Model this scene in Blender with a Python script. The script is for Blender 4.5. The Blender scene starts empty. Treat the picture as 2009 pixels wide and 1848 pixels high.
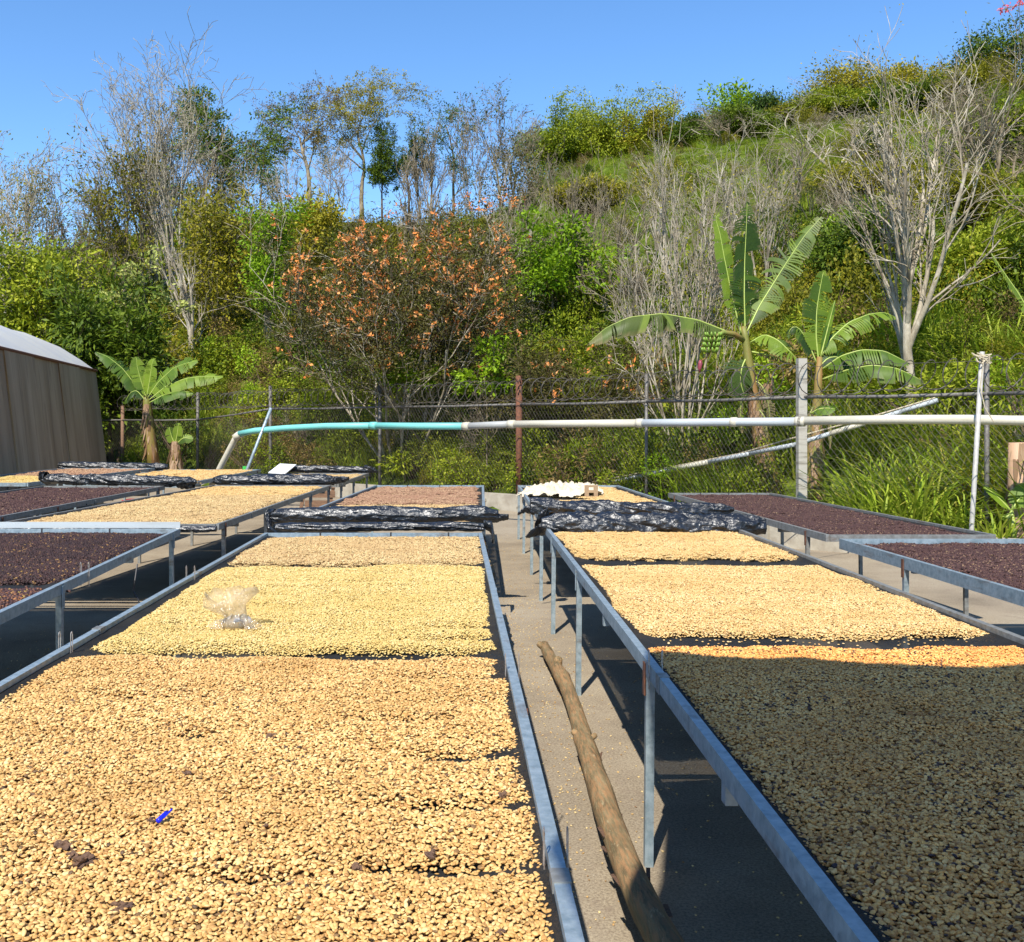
import bpy, math, random
import numpy as np
from mathutils import Vector, Matrix

PI = math.pi
S = bpy.context.scene
COL = S.collection
R = math.radians

# ------------------------------------------------------------------ camera
FPX, CX, CY, CAMZ = 2014.0, 905.0, 832.0, 1.6      # focal length and principal point on a 2009 px wide frame
cam_d = bpy.data.cameras.new('camera')
cam = bpy.data.objects.new('camera', cam_d)
COL.objects.link(cam)
cam.location = (0, 0, CAMZ)
cam.rotation_euler = (R(90), 0, 0)
cam_d.sensor_width = 36
cam_d.lens = 36 * FPX / 2009
cam_d.shift_x = (1004.5 - CX) / 2009
cam_d.shift_y = -(924 - CY) / 2009
cam_d.clip_start = 0.05
cam_d.clip_end = 3000
S.camera = cam

# ------------------------------------------------------------------ light
SUN_DIR = Vector((-0.20, -0.60, 0.75)).normalized()    # towards the sun
sun_elev = math.asin(SUN_DIR.z)
sun_d = bpy.data.lights.new('sun', 'SUN')
sun_d.energy = 4.6
sun_d.angle = R(0.5)
sun_d.color = (1.0, 0.95, 0.86)
sun = bpy.data.objects.new('sun', sun_d)
COL.objects.link(sun)
sun.rotation_euler = SUN_DIR.to_track_quat('Z', 'Y').to_euler()
W = bpy.data.worlds.new("World")
S.world = W
W.use_nodes = True
nt = W.node_tree
nt.nodes.clear()
sky = nt.nodes.new('ShaderNodeTexSky')
sky.sky_type = 'NISHITA'
sky.sun_disc = False
sky.sun_elevation = sun_elev
sky.sun_rotation = math.atan2(SUN_DIR.x, SUN_DIR.y)
sky.air_density = 1.0
sky.dust_density = 0.05
sky.ozone_density = 4.0
sky.altitude = 1200
gam = nt.nodes.new('ShaderNodeHueSaturation')
gam.inputs['Saturation'].default_value = 1.14
gam.inputs['Value'].default_value = 1.0
bg = nt.nodes.new('ShaderNodeBackground')
bg.inputs['Strength'].default_value = 0.15
wo = nt.nodes.new('ShaderNodeOutputWorld')
nt.links.new(sky.outputs[0], gam.inputs['Color'])
nt.links.new(gam.outputs[0], bg.inputs[0])
nt.links.new(bg.outputs[0], wo.inputs[0])
S.view_settings.view_transform = 'Standard'
S.view_settings.look = 'None'
S.view_settings.exposure = 0.68
S.view_settings.gamma = 1
S.view_settings.use_curve_mapping = False
S.cycles.max_bounces = 6
S.cycles.diffuse_bounces = 3
S.cycles.glossy_bounces = 2
S.cycles.transparent_max_bounces = 10
S.cycles.transmission_bounces = 4
S.cycles.use_denoising = True

# ------------------------------------------------------------------ helpers
def U(px, py, Y):
    return Vector(((px - CX) / FPX * Y, Y, CAMZ - (py - CY) / FPX * Y))

def tag(o, label=None, cat=None, group=None, kind=None):
    if label: o['label'] = label
    if cat: o['category'] = cat
    if group: o['group'] = group
    if kind: o['kind'] = kind
    return o

def empty(name, loc, label, cat, group=None, rz=0):
    o = bpy.data.objects.new(name, None)
    COL.objects.link(o)
    o.location = loc
    o.rotation_euler = (0, 0, rz)
    o.empty_display_size = 0.1
    return tag(o, label, cat, group)

def link(name, me, mat=None, parent=None):
    o = bpy.data.objects.new(name, me)
    COL.objects.link(o)
    if mat is not None and len(me.materials) == 0:
        for m in (mat if isinstance(mat, (list, tuple)) else [mat]):
            me.materials.append(m)
    if parent is not None:
        o.parent = parent
        o.matrix_parent_inverse = Matrix.LocRotScale(parent.location, parent.rotation_euler, None).inverted()
    return o

def mesh_np(name, verts, faces, attr=None, smooth=False, matidx=None):
    """verts (n,3); faces: (m,k) array or list of such arrays"""
    me = bpy.data.meshes.new(name)
    verts = np.ascontiguousarray(verts, dtype=np.float32)
    me.vertices.add(len(verts))
    me.vertices.foreach_set('co', verts.ravel())
    if not isinstance(faces, list): faces = [faces]
    faces = [f for f in faces if len(f)]
    if faces:
        nl = sum(f.size for f in faces); nf = sum(len(f) for f in faces)
        me.loops.add(nl); me.polygons.add(nf)
        li = np.concatenate([np.ascontiguousarray(f, dtype=np.int32).ravel() for f in faces])
        me.loops.foreach_set('vertex_index', li)
        st = []; off = 0
        for f in faces:
            st.append(off + np.arange(len(f), dtype=np.int32) * f.shape[1]); off += f.size
        me.polygons.foreach_set('loop_start', np.concatenate(st).astype(np.int32))
        me.polygons.foreach_set('use_smooth', np.full(nf, smooth))
        if matidx is not None:
            me.polygons.foreach_set('material_index', np.asarray(matidx, dtype=np.int32))
    me.update(calc_edges=True)
    if attr:
        for k, (typ, a) in attr.items():
            at = me.attributes.new(k, typ, 'POINT')
            a = np.ascontiguousarray(a)
            if typ == 'FLOAT_VECTOR': at.data.foreach_set('vector', a.astype(np.float32).ravel())
            elif typ == 'INT': at.data.foreach_set('value', a.astype(np.int32))
            elif typ == 'BOOLEAN': at.data.foreach_set('value', a.astype(bool))
            else: at.data.foreach_set('value', a.astype(np.float32))
    return me

class MB:
    """collects simple solids into one mesh"""
    def __init__(s): s.v = []; s.f = []
    def add(s, vs, fs):
        o = len(s.v); s.v += [tuple(v) for v in vs]; s.f += [tuple(i + o for i in f) for f in fs]
    def beam(s, a, b, w, h, up=(0, 0, 1), off=(0, 0)):
        """box from a to b; w sideways, h along up; a/b on the centre line"""
        a = Vector(a); b = Vector(b); d = (b - a).normalized(); up = Vector(up)
        x = d.cross(up)
        x = x.normalized() if x.length > 1e-6 else Vector((1, 0, 0))
        z = x.cross(d).normalized()
        c = x * off[0] + z * off[1]
        vs = []
        for p in (a, b):
            for sx, sz in ((-1, -1), (1, -1), (1, 1), (-1, 1)):
                vs.append(p + c + x * (sx * w / 2) + z * (sz * h / 2))
        s.add(vs, [(3, 2, 1, 0), (4, 5, 6, 7), (0, 1, 5, 4), (1, 2, 6, 5), (2, 3, 7, 6), (3, 0, 4, 7)])
        return s
    def box(s, x0, x1, y0, y1, z0, z1):
        s.add([(x0, y0, z0), (x1, y0, z0), (x1, y1, z0), (x0, y1, z0), (x0, y0, z1), (x1, y0, z1), (x1, y1, z1), (x0, y1, z1)],
              [(3, 2, 1, 0), (4, 5, 6, 7), (0, 1, 5, 4), (1, 2, 6, 5), (2, 3, 7, 6), (3, 0, 4, 7)])
        return s
    def tube(s, pts, rad, n=8, cap=True, squash=None):
        pts = [Vector(p) for p in pts]
        if not hasattr(rad, '__len__'): rad = [rad] * len(pts)
        rings = []
        t = (pts[1] - pts[0]).normalized()
        x = t.orthogonal().normalized()
        o = len(s.v)
        for i, p in enumerate(pts):
            t2 = (pts[min(i + 1, len(pts) - 1)] - pts[max(i - 1, 0)])
            t2 = t2.normalized() if t2.length > 1e-9 else t
            x = (x - t2 * x.dot(t2)).normalized(); y = t2.cross(x)
            for k in range(n):
                a = 2 * PI * k / n
                s.v.append(tuple(p + (x * math.cos(a) + y * math.sin(a)) * rad[i]))
        for i in range(len(pts) - 1):
            for k in range(n):
                a = o + i * n + k; b = o + i * n + (k + 1) % n
                s.f.append((a, b, b + n, a + n))
        if cap:
            s.f.append(tuple(o + k for k in range(n))[::-1])
            s.f.append(tuple(o + (len(pts) - 1) * n + k for k in range(n)))
        return s
    def build(s, name, mat, parent=None, smooth=False):
        me = bpy.data.meshes.new(name)
        me.from_pydata(s.v, [], s.f)
        if smooth: me.polygons.foreach_set('use_smooth', np.full(len(me.polygons), True))
        me.update()
        return link(name, me, mat, parent)

# value noise (numpy)
_rs = np.random.RandomState(5)
_tab = _rs.rand(256, 256)
def vnoise(x, y):
    x = np.asarray(x, float); y = np.asarray(y, float)
    xi = np.floor(x).astype(int); yi = np.floor(y).astype(int)
    fx = x - xi; fy = y - yi
    fx = fx * fx * (3 - 2 * fx); fy = fy * fy * (3 - 2 * fy)
    a = _tab[xi & 255, yi & 255]; b = _tab[(xi + 1) & 255, yi & 255]
    c = _tab[xi & 255, (yi + 1) & 255]; d = _tab[(xi + 1) & 255, (yi + 1) & 255]
    return (a * (1 - fx) + b * fx) * (1 - fy) + (c * (1 - fx) + d * fx) * fy - 0.5
def fbm(x, y, o=3):
    r = 0; a = 1
    for i in range(o):
        r = r + a * vnoise(x * 2 ** i + 17 * i, y * 2 ** i + 31 * i); a *= 0.5
    return r

# ------------------------------------------------------------------ materials
class NT:
    def __init__(s, name):
        s.m = bpy.data.materials.new(name); s.m.use_nodes = True
        s.t = s.m.node_tree; s.t.nodes.clear()
        s.out = s.n('ShaderNodeOutputMaterial')
    def n(s, typ, **kw):
        nd = s.t.nodes.new(typ)
        for k, v in kw.items(): setattr(nd, k, v)
        return nd
    def l(s, a, b): s.t.links.new(a, b)
    def set(s, sock, v):
        if hasattr(v, 'links') or isinstance(v, bpy.types.NodeSocket): s.l(v, sock)
        elif isinstance(v, tuple) and len(v) == 3 and sock.type == 'RGBA': sock.default_value = (*v, 1)
        else: sock.default_value = v
    def noise(s, scale, detail=3, rough=0.5, vec=None, dist=0.0):
        nd = s.n('ShaderNodeTexNoise')
        nd.inputs['Scale'].default_value = scale; nd.inputs['Detail'].default_value = detail
        nd.inputs['Roughness'].default_value = rough; nd.inputs['Distortion'].default_value = dist
        if vec is not None: s.l(vec, nd.inputs['Vector'])
        return nd.outputs[0]
    def ramp(s, fac, stops, interp='LINEAR'):
        nd = s.n('ShaderNodeValToRGB'); cr = nd.color_ramp; cr.interpolation = interp
        while len(cr.elements) < len(stops): cr.elements.new(0.5)
        for e, (p, c) in zip(cr.elements, stops):
            e.position = p; e.color = (*c, 1) if len(c) == 3 else c
        s.l(fac, nd.inputs[0]); return nd.outputs[0]
    def mix(s, fac, a, b, mode='MIX'):
        nd = s.n('ShaderNodeMix', data_type='RGBA', blend_type=mode)
        s.set(nd.inputs[0], fac); s.set(nd.inputs[6], a); s.set(nd.inputs[7], b)
        return nd.outputs[2]
    def math(s, op, a, b=0.0):
        nd = s.n('ShaderNodeMath', operation=op); s.set(nd.inputs[0], a); s.set(nd.inputs[1], b); return nd.outputs[0]
    def coord(s, which='Object'): return s.n('ShaderNodeTexCoord').outputs[which]
    def pos(s): return s.n('ShaderNodeNewGeometry').outputs['Position']
    def mapv(s, vec, scale=(1, 1, 1), rot=(0, 0, 0)):
        nd = s.n('ShaderNodeMapping'); s.l(vec, nd.inputs[0]); nd.inputs['Scale'].default_value = scale
        nd.inputs['Rotation'].default_value = rot; return nd.outputs[0]
    def bump(s, h, strength=0.3, dist=0.01):
        nd = s.n('ShaderNodeBump'); nd.inputs['Strength'].default_value = strength
        nd.inputs['Distance'].default_value = dist; s.l(h, nd.inputs['Height']); return nd.outputs[0]
    def bsdf(s, col, rough=0.6, metal=0.0, spec=0.5, normal=None, **kw):
        b = s.n('ShaderNodeBsdfPrincipled')
        s.set(b.inputs['Base Color'], col); s.set(b.inputs['Roughness'], rough)
        s.set(b.inputs['Metallic'], metal); s.set(b.inputs['Specular IOR Level'], spec)
        if normal is not None: s.l(normal, b.inputs['Normal'])
        for k, v in kw.items(): s.set(b.inputs[k], v)
        return b.outputs[0]
    def done(s, sh): s.l(sh, s.out.inputs['Surface']); return s.m

def hexc(r, g, b):
    f = lambda c: ((c / 255 + 0.055) / 1.055) ** 2.4 if c > 10 else c / 255 / 12.92
    return (f(r), f(g), f(b))

def m_simple(name, c1, c2=None, scale=8, rough=0.6, metal=0.0, spec=0.5, bump=0.0, bscale=40, stretch=(1, 1, 1), c3=None, bd=0.01):
    t = NT(name); v = t.mapv(t.coord(), stretch)
    if c2 is None: c2 = tuple(c * 0.8 for c in c1)
    n = t.noise(scale, 5, 0.6, v)
    st = [(0.35, c1), (0.65, c2)]
    if c3: st.append((0.75, c3))
    col = t.ramp(n, st)
    nr = t.bump(t.noise(bscale, 4, 0.6, v), bump, bd) if bump else None
    return t.done(t.bsdf(col, rough, metal, spec, nr))

def m_leaf(name, stops, rough=0.5, trans=0.3, spec=0.18):
    """leaf colour: random per leaf ('v'), per plant and in drifts over the hillside"""
    t = NT(name)
    at = t.n('ShaderNodeAttribute'); at.attribute_name = 'v'
    oi = t.n('ShaderNodeObjectInfo')
    nz = t.noise(0.22, 2, 0.5, t.pos())
    f = t.math('ADD', t.math('MULTIPLY', at.outputs['Fac'], 0.45), t.math('MULTIPLY', oi.outputs['Random'], 0.3))
    f = t.math('ADD', f, t.math('MULTIPLY', nz, 0.3))
    k = len(stops)
    col = t.ramp(f, [(0.12 + 0.76 * i / (k - 1), c) for i, c in enumerate(stops)])
    b = t.bsdf(col, rough, 0, spec)
    tr = t.n('ShaderNodeBsdfTranslucent'); t.l(col, tr.inputs[0])
    mx = t.n('ShaderNodeMixShader'); mx.inputs[0].default_value = trans
    t.l(b, mx.inputs[1]); t.l(tr.outputs[0], mx.inputs[2])
    return t.done(mx.outputs[0])

def m_bean(name, stops, rough=0.55, spec=0.3, patch=None):
    t = NT(name)
    at = t.n('ShaderNodeAttribute'); at.attribute_name = 'v'
    oi = t.n('ShaderNodeObjectInfo')
    f = t.math('FRACT', t.math('ADD', at.outputs['Fac'], oi.outputs['Random']))
    col = t.ramp(f, stops, 'LINEAR')
    nz = t.noise(2.2, 3, 0.6, t.pos())
    col = t.mix(t.ramp(nz, [(0.4, (0, 0, 0)), (0.65, (0.6, 0.6, 0.6))]), col, patch if patch else tuple(c * 0.8 for c in stops[1][1]))
    return t.done(t.bsdf(col, rough, 0, spec))

M = {}
def build_materials():
    # galvanised steel with mottled wear
    def steel(name, a, b, rust=0.0, metal=0.45):
        t = NT(name); v = t.coord()
        col = t.ramp(t.noise(28, 5, 0.65, v), [(0.3, a), (0.62, b)])
        col = t.mix(t.ramp(t.noise(6, 5, 0.7, t.mapv(v, (1, 0.4, 2))), [(0.56, (0, 0, 0)), (0.7, (0.5 + rust,) * 3)]), col, (0.16, 0.12, 0.09))
        r = t.ramp(t.noise(60, 3, 0.5, v), [(0.3, (0.35,) * 3), (0.7, (0.6,) * 3)])
        return t.done(t.bsdf(col, r, metal, 0.5, t.bump(t.noise(90, 3, 0.5, v), 0.15, 0.002)))
    M['steel'] = steel('galvanised_steel', (0.20, 0.265, 0.295), (0.36, 0.425, 0.455), 0.25)
    M['steel_dark'] = steel('weathered_steel', (0.14, 0.135, 0.12), (0.25, 0.25, 0.235), 0.25, 0.2)
    M['rust'] = m_simple('rusty_iron', (0.20, 0.075, 0.035), (0.09, 0.04, 0.025), 30, 0.85, 0.1, bump=0.4)
    M['pin'] = m_simple('wire_steel', (0.55, 0.52, 0.47), (0.30, 0.22, 0.17), 60, 0.5, 0.6)
    M['black_sleeve'] = m_simple('black_rubber', (0.02, 0.02, 0.022), (0.035, 0.035, 0.04), 20, 0.5)
    # shade net, lets part of the light through
    t = NT('black_shade_net'); v = t.coord()
    wv = t.noise(140, 2, 0.5, t.mapv(v, (1, 3, 1)))
    col = t.ramp(t.noise(5, 4, 0.6, v), [(0.3, (0.012, 0.012, 0.012)), (0.7, (0.028, 0.027, 0.025))])
    b = t.bsdf(col, 0.8, 0, 0.2, t.bump(wv, 0.4, 0.003))
    tr = t.n('ShaderNodeBsdfTransparent')
    mx = t.n('ShaderNodeMixShader'); mx.inputs[0].default_value = 0.14
    t.l(b, mx.inputs[1]); t.l(tr.outputs[0], mx.inputs[2]); M['net'] = t.done(mx.outputs[0])
    # concrete yard
    t = NT('concrete_yard'); v = t.pos()
    n1 = t.noise(0.9, 6, 0.65, v); n2 = t.noise(95, 3, 0.8, v); n3 = t.noise(6, 5, 0.7, v)
    col = t.ramp(n1, [(0.3, (0.16, 0.12, 0.08)), (0.5, (0.28, 0.22, 0.15)), (0.72, (0.37, 0.305, 0.215))])
    col = t.mix(t.ramp(n2, [(0.38, (0, 0, 0)), (0.58, (1, 1, 1))]), t.mix(0.42, col, (0.07, 0.055, 0.04)), t.mix(0.14, col, (0.75, 0.68, 0.52)))
    col = t.mix(t.ramp(n3, [(0.55, (0, 0, 0)), (0.72, (0.7, 0.7, 0.7))]), col, (0.20, 0.15, 0.11))
    sp = t.noise(26, 3, 0.9, v)
    col = t.mix(t.ramp(sp, [(0.70, (0, 0, 0)), (0.74, (0.8, 0.8, 0.8))]), col, (0.6, 0.57, 0.5))
    hb = t.math('ADD', t.math('MULTIPLY', n2, 0.6), n3)
    M['yard'] = t.done(t.bsdf(col, 0.9, 0, 0.25, t.bump(hb, 0.5, 0.008)))
    M['kerb'] = m_simple('kerb_concrete', (0.30, 0.26, 0.20), (0.42, 0.38, 0.30), 5, 0.9, bump=0.5, bscale=50, c3=(0.13, 0.12, 0.08))
    # hillside soil and grass
    t = NT('hillside_ground'); v = t.pos()
    n1 = t.noise(0.12, 5, 0.6, v); n2 = t.noise(2.5, 6, 0.75, v)
    g = t.ramp(n2, [(0.3, (0.05, 0.07, 0.008)), (0.5, (0.12, 0.17, 0.018)), (0.68, (0.24, 0.28, 0.04))])
    br = t.ramp(n2, [(0.3, (0.03, 0.022, 0.012)), (0.7, (0.11, 0.085, 0.035))])
    col = t.mix(t.ramp(n1, [(0.5, (0, 0, 0)), (0.66, (0.8, 0.8, 0.8))]), g, br)
    M['hill'] = t.done(t.bsdf(col, 0.95, 0, 0.1, t.bump(n2, 1.0, 0.3)))
    M['grass'] = m_leaf('grass_blade', [(0.062, 0.105, 0.008), (0.156, 0.239, 0.015), (0.296, 0.379, 0.028), (0.514, 0.448, 0.095)], 0.5, 0.3)
    M['dark'] = m_leaf('dark_foliage', [(0.028, 0.048, 0.005), (0.059, 0.099, 0.008), (0.110, 0.161, 0.011), (0.188, 0.239, 0.019)], 0.5, 0.25)
    M['mid'] = m_leaf('mid_foliage', [(0.050, 0.073, 0.005), (0.124, 0.175, 0.009), (0.234, 0.280, 0.013), (0.421, 0.435, 0.038)], 0.5, 0.3)
    M['olive'] = m_leaf('olive_foliage', [(0.070, 0.069, 0.007), (0.164, 0.161, 0.011), (0.280, 0.252, 0.016), (0.436, 0.349, 0.033)], 0.55, 0.3)
    M['lime'] = m_leaf('lime_foliage', [(0.083, 0.150, 0.008), (0.166, 0.275, 0.009), (0.276, 0.413, 0.014), (0.414, 0.525, 0.038)], 0.5, 0.35)
    M['dkolive'] = m_leaf('dark_olive_foliage', [(0.035, 0.032, 0.009), (0.075, 0.068, 0.014), (0.125, 0.11, 0.022), (0.20, 0.165, 0.035)], 0.5, 0.22)
    M['pale'] = m_leaf('pale_foliage', [(0.140, 0.183, 0.038), (0.266, 0.308, 0.067), (0.406, 0.435, 0.114), (0.562, 0.560, 0.171)], 0.55, 0.3)
    M['teal'] = m_leaf('blue_green_foliage', [(0.032, 0.063, 0.011), (0.070, 0.125, 0.024), (0.124, 0.183, 0.033), (0.202, 0.252, 0.057)], 0.5, 0.3)
    M['brownleaf'] = m_leaf('dry_foliage', [(0.07, 0.05, 0.018), (0.15, 0.105, 0.035), (0.24, 0.165, 0.05), (0.34, 0.25, 0.09)], 0.6, 0.25)
    M['flower'] = m_leaf('orange_blossom', [(0.70, 0.17, 0.03), (0.88, 0.28, 0.06), (0.93, 0.38, 0.11), (0.95, 0.52, 0.22)], 0.5, 0.35)
    M['pink'] = m_leaf('pink_blossom', [(0.5, 0.05, 0.08), (0.7, 0.10, 0.15), (0.75, 0.2, 0.2), (0.8, 0.3, 0.25)], 0.5, 0.35)
    def bark(name, a, b, c):
        t = NT(name); v = t.coord()
        col = t.ramp(t.noise(3.5, 5, 0.7, t.mapv(v, (1, 1, 0.45))), [(0.32, a), (0.5, b), (0.68, c)])
        return t.done(t.bsdf(col, 0.85, 0, 0.2, t.bump(t.noise(25, 4, 0.6, t.mapv(v, (1, 1, 0.25))), 0.5, 0.02)))
    M['bark_white'] = bark('pale_bark', (0.13, 0.10, 0.065), (0.33, 0.28, 0.20), (0.56, 0.50, 0.39))
    M['bark_grey'] = bark('grey_bark', (0.09, 0.065, 0.04), (0.22, 0.175, 0.115), (0.38, 0.32, 0.22))
    M['bark_brown'] = bark('brown_bark', (0.045, 0.030, 0.02), (0.11, 0.075, 0.045), (0.20, 0.14, 0.09))
    M['log'] = None
    t = NT('stripped_log_bark'); v = t.coord()
    vs = t.mapv(v, (14, 1.2, 14))
    col = t.ramp(t.noise(2.2, 6, 0.7, vs), [(0.3, (0.085, 0.058, 0.030)), (0.48, (0.20, 0.150, 0.075)), (0.62, (0.31, 0.235, 0.125)), (0.75, (0.17, 0.15, 0.09))])
    sep = t.n('ShaderNodeSeparateXYZ'); t.l(v, sep.inputs[0])
    near = t.ramp(t.math('ADD', sep.outputs[1], t.math('MULTIPLY', t.noise(5, 3, 0.6, vs), 1.3)), [(0.55, (1, 1, 1)), (0.95, (0, 0, 0))])
    col = t.mix(t.math('MULTIPLY', t.ramp(t.noise(7, 4, 0.6, vs), [(0.42, (0, 0, 0)), (0.6, (1, 1, 1))]), 0.75), col, t.mix(0.5, (0.40, 0.17, 0.06), (0.42, 0.27, 0.14)))
    big = t.noise(1.1, 4, 0.7, t.mapv(v, (3, 2.2, 3)))
    col = t.mix(t.ramp(big, [(0.42, (0.75,) * 3), (0.56, (0, 0, 0))]), col, t.mix(0.5, col, (0.10, 0.085, 0.045)))
    col = t.mix(t.ramp(t.noise(9, 5, 0.75, t.mapv(v, (6, 1.5, 6))), [(0.60, (0, 0, 0)), (0.66, (0.7,) * 3)]), col, (0.46, 0.37, 0.22))
    M['log'] = t.done(t.bsdf(col, 0.75, 0, 0.3, t.bump(t.noise(5, 5, 0.7, vs), 0.7, 0.01)))
    # black plastic sheet
    t = NT('black_plastic_sheet'); v = t.coord()
    nb = t.noise(5, 4, 0.55, t.mapv(v, (1.6, 3, 3), (0.3, 0.2, 0.5)), 1.2)
    h = nb
    col = t.ramp(t.noise(5, 4, 0.6, v), [(0.4, (0.006, 0.007, 0.009)), (0.75, (0.018, 0.019, 0.022))])
    M['plastic'] = t.done(t.bsdf(col, 0.33, 0, 0.7, t.bump(h, 0.6, 0.05), **{'Coat Weight': 0.2, 'Coat Roughness': 0.3}))
    M['cloth'] = m_simple('cream_cloth', (0.66, 0.57, 0.41), (0.56, 0.47, 0.32), 6, 0.85, bump=0.5, bscale=14, bd=0.03)
    M['white_board'] = m_simple('white_board', (0.75, 0.75, 0.73), (0.62, 0.62, 0.6), 4, 0.6)
    M['wood'] = m_simple('rough_wood', (0.25, 0.14, 0.08), (0.14, 0.08, 0.05), 12, 0.85, bump=0.3, stretch=(1, 6, 6))
    M['ply'] = m_simple('plywood', (0.36, 0.24, 0.13), (0.28, 0.18, 0.1), 12, 0.8)
    M['red'] = m_simple('red_plastic', (0.5, 0.02, 0.02), (0.35, 0.015, 0.015), 12, 0.4)
    M['blue'] = m_simple('blue_plastic', (0.01, 0.02, 0.65), (0.01, 0.015, 0.5), 50, 0.3)
    M['green_plastic'] = m_simple('green_plastic', (0.05, 0.5, 0.08), (0.05, 0.4, 0.06), 50, 0.4)
    def pvc(name, a, b, st=0.4):
        t = NT(name); v = t.coord()
        col = t.mix(t.ramp(t.noise(3, 5, 0.7, t.mapv(v, (0.6, 0.6, 5))), [(0.48, (0, 0, 0)), (0.7, (st,) * 3)]), a, b)
        col = t.mix(t.ramp(t.noise(45, 3, 0.8, v), [(0.62, (0, 0, 0)), (0.72, (0.5,) * 3)]), col, tuple(c * 0.4 for c in a))
        return t.done(t.bsdf(col, 0.45, 0, 0.4))
    M['pvc_white'] = pvc('weathered_white_pvc', (0.56, 0.52, 0.41), (0.36, 0.31, 0.20), 0.6)
    M['pvc_teal'] = pvc('teal_pvc', (0.17, 0.52, 0.47), (0.26, 0.46, 0.40))
    M['pvc_grey'] = pvc('grey_pvc', (0.36, 0.36, 0.34), (0.22, 0.21, 0.19))
    M['pvc_cool'] = pvc('pale_grey_pvc', (0.42, 0.45, 0.46), (0.30, 0.29, 0.26))
    M['post_white'] = pvc('lichen_concrete_post', (0.40, 0.37, 0.31), (0.14, 0.12, 0.085), 1.0)
    M['wire'] = m_simple('fence_wire', (0.20, 0.18, 0.15), (0.09, 0.07, 0.055), 10, 0.6, 0.4)
    M['fence_steel'] = m_simple('fence_pipe', (0.20, 0.19, 0.17), (0.10, 0.085, 0.07), 25, 0.65, 0.3, bump=0.4, c3=(0.30, 0.29, 0.26))
    M['rope'] = m_simple('rope', (0.55, 0.47, 0.33), (0.4, 0.33, 0.22), 40, 0.9)
    # greenhouse
    t = NT('grey_curtain_sheet'); v = t.coord()
    n = t.noise(1.3, 6, 0.65, t.mapv(v, (1, 1.6, 0.12)))
    col = t.ramp(n, [(0.3, (0.25, 0.175, 0.11)), (0.55, (0.37, 0.275, 0.18)), (0.75, (0.45, 0.34, 0.23))])
    col = t.mix(t.ramp(t.noise(3.0, 4, 0.6, t.mapv(v, (1, 2.5, 0.06))), [(0.58, (0, 0, 0)), (0.63, (0.6,) * 3), (0.68, (0, 0, 0))]), col, (0.17, 0.11, 0.07))
    M['gh_wall'] = t.done(t.bsdf(col, 0.7, 0, 0.25, t.bump(n, 0.6, 0.05)))
    M['gh_roof'] = m_simple('clouded_roof_sheet', (0.52, 0.52, 0.53), (0.62, 0.60, 0.55), 0.8, 0.4, c3=(0.40, 0.42, 0.50))
    M['tin'] = m_simple('shade_roof_tin', (0.35, 0.34, 0.32), (0.2, 0.12, 0.08), 3, 0.6, 0.4)  # only for the added roof that casts the shade
    # banana
    t = NT('banana_leaf'); v = t.coord()
    at = t.n('ShaderNodeAttribute'); at.attribute_name = 'v'
    ae = t.n('ShaderNodeAttribute'); ae.attribute_name = 'e'
    col = t.ramp(at.outputs['Fac'], [(0.0, (0.02, 0.055, 0.008)), (0.5, (0.08, 0.155, 0.014)), (1.0, (0.21, 0.31, 0.025))])
    col = t.mix(ae.outputs['Fac'], col, (0.34, 0.24, 0.13))
    b = t.bsdf(col, 0.48, 0, 0.28, t.bump(t.noise(6, 3, 0.5, v), 0.3, 0.01))
    tr = t.n('ShaderNodeBsdfTranslucent'); t.l(col, tr.inputs[0])
    mx = t.n('ShaderNodeMixShader'); mx.inputs[0].default_value = 0.35
    t.l(b, mx.inputs[1]); t.l(tr.outputs[0], mx.inputs[2]); M['banana'] = t.done(mx.outputs[0])
    M['midrib'] = m_simple('banana_midrib', (0.32, 0.42, 0.07), (0.42, 0.46, 0.12), 10, 0.45)
    M['bstem'] = m_simple('banana_stem', (0.16, 0.19, 0.03), (0.26, 0.13, 0.04), 2.2, 0.6, bump=0.4, stretch=(2, 2, 0.5), c3=(0.12, 0.07, 0.03))
    M['bdead'] = m_leaf('dry_banana_sheath', [(0.10, 0.055, 0.028), (0.24, 0.14, 0.075), (0.38, 0.25, 0.15), (0.50, 0.37, 0.25)], 0.7, 0.2)
    M['banana_fruit'] = m_simple('green_banana', (0.16, 0.28, 0.03), (0.24, 0.36, 0.05), 20, 0.4)
    M['bud'] = m_simple('purple_bud', (0.20, 0.03, 0.05), (0.30, 0.06, 0.07), 10, 0.45)
    M['bean_base'] = m_simple('bean_gap_shade', (0.12, 0.065, 0.022), (0.20, 0.11, 0.04), 60, 0.9)  # shade between the beans, put into the heap colour
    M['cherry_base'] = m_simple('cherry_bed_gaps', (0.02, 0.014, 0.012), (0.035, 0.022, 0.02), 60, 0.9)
    M['husk'] = m_simple('dry_husk', (0.16, 0.085, 0.045), (0.08, 0.045, 0.03), 60, 0.9, bump=0.6, bscale=90)
    # clear bag
    t = NT('clear_plastic_film'); v = t.coord()
    nb = t.noise(14, 5, 0.6, t.mapv(v, (1, 1, 0.5)), 1.5)
    gl = t.n('ShaderNodeBsdfGlossy'); gl.inputs['Roughness'].default_value = 0.12; gl.inputs[0].default_value = (0.95, 0.95, 0.95, 1)
    t.l(t.bump(nb, 1.0, 0.03), gl.inputs['Normal'])
    df = t.n('ShaderNodeBsdfTranslucent'); df.inputs[0].default_value = (0.92, 0.72, 0.42, 1)
    dd = t.n('ShaderNodeBsdfDiffuse'); dd.inputs[0].default_value = (0.85, 0.66, 0.40, 1)
    tr = t.n('ShaderNodeBsdfTransparent'); tr.inputs[0].default_value = (0.97, 0.96, 0.94, 1)
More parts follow.
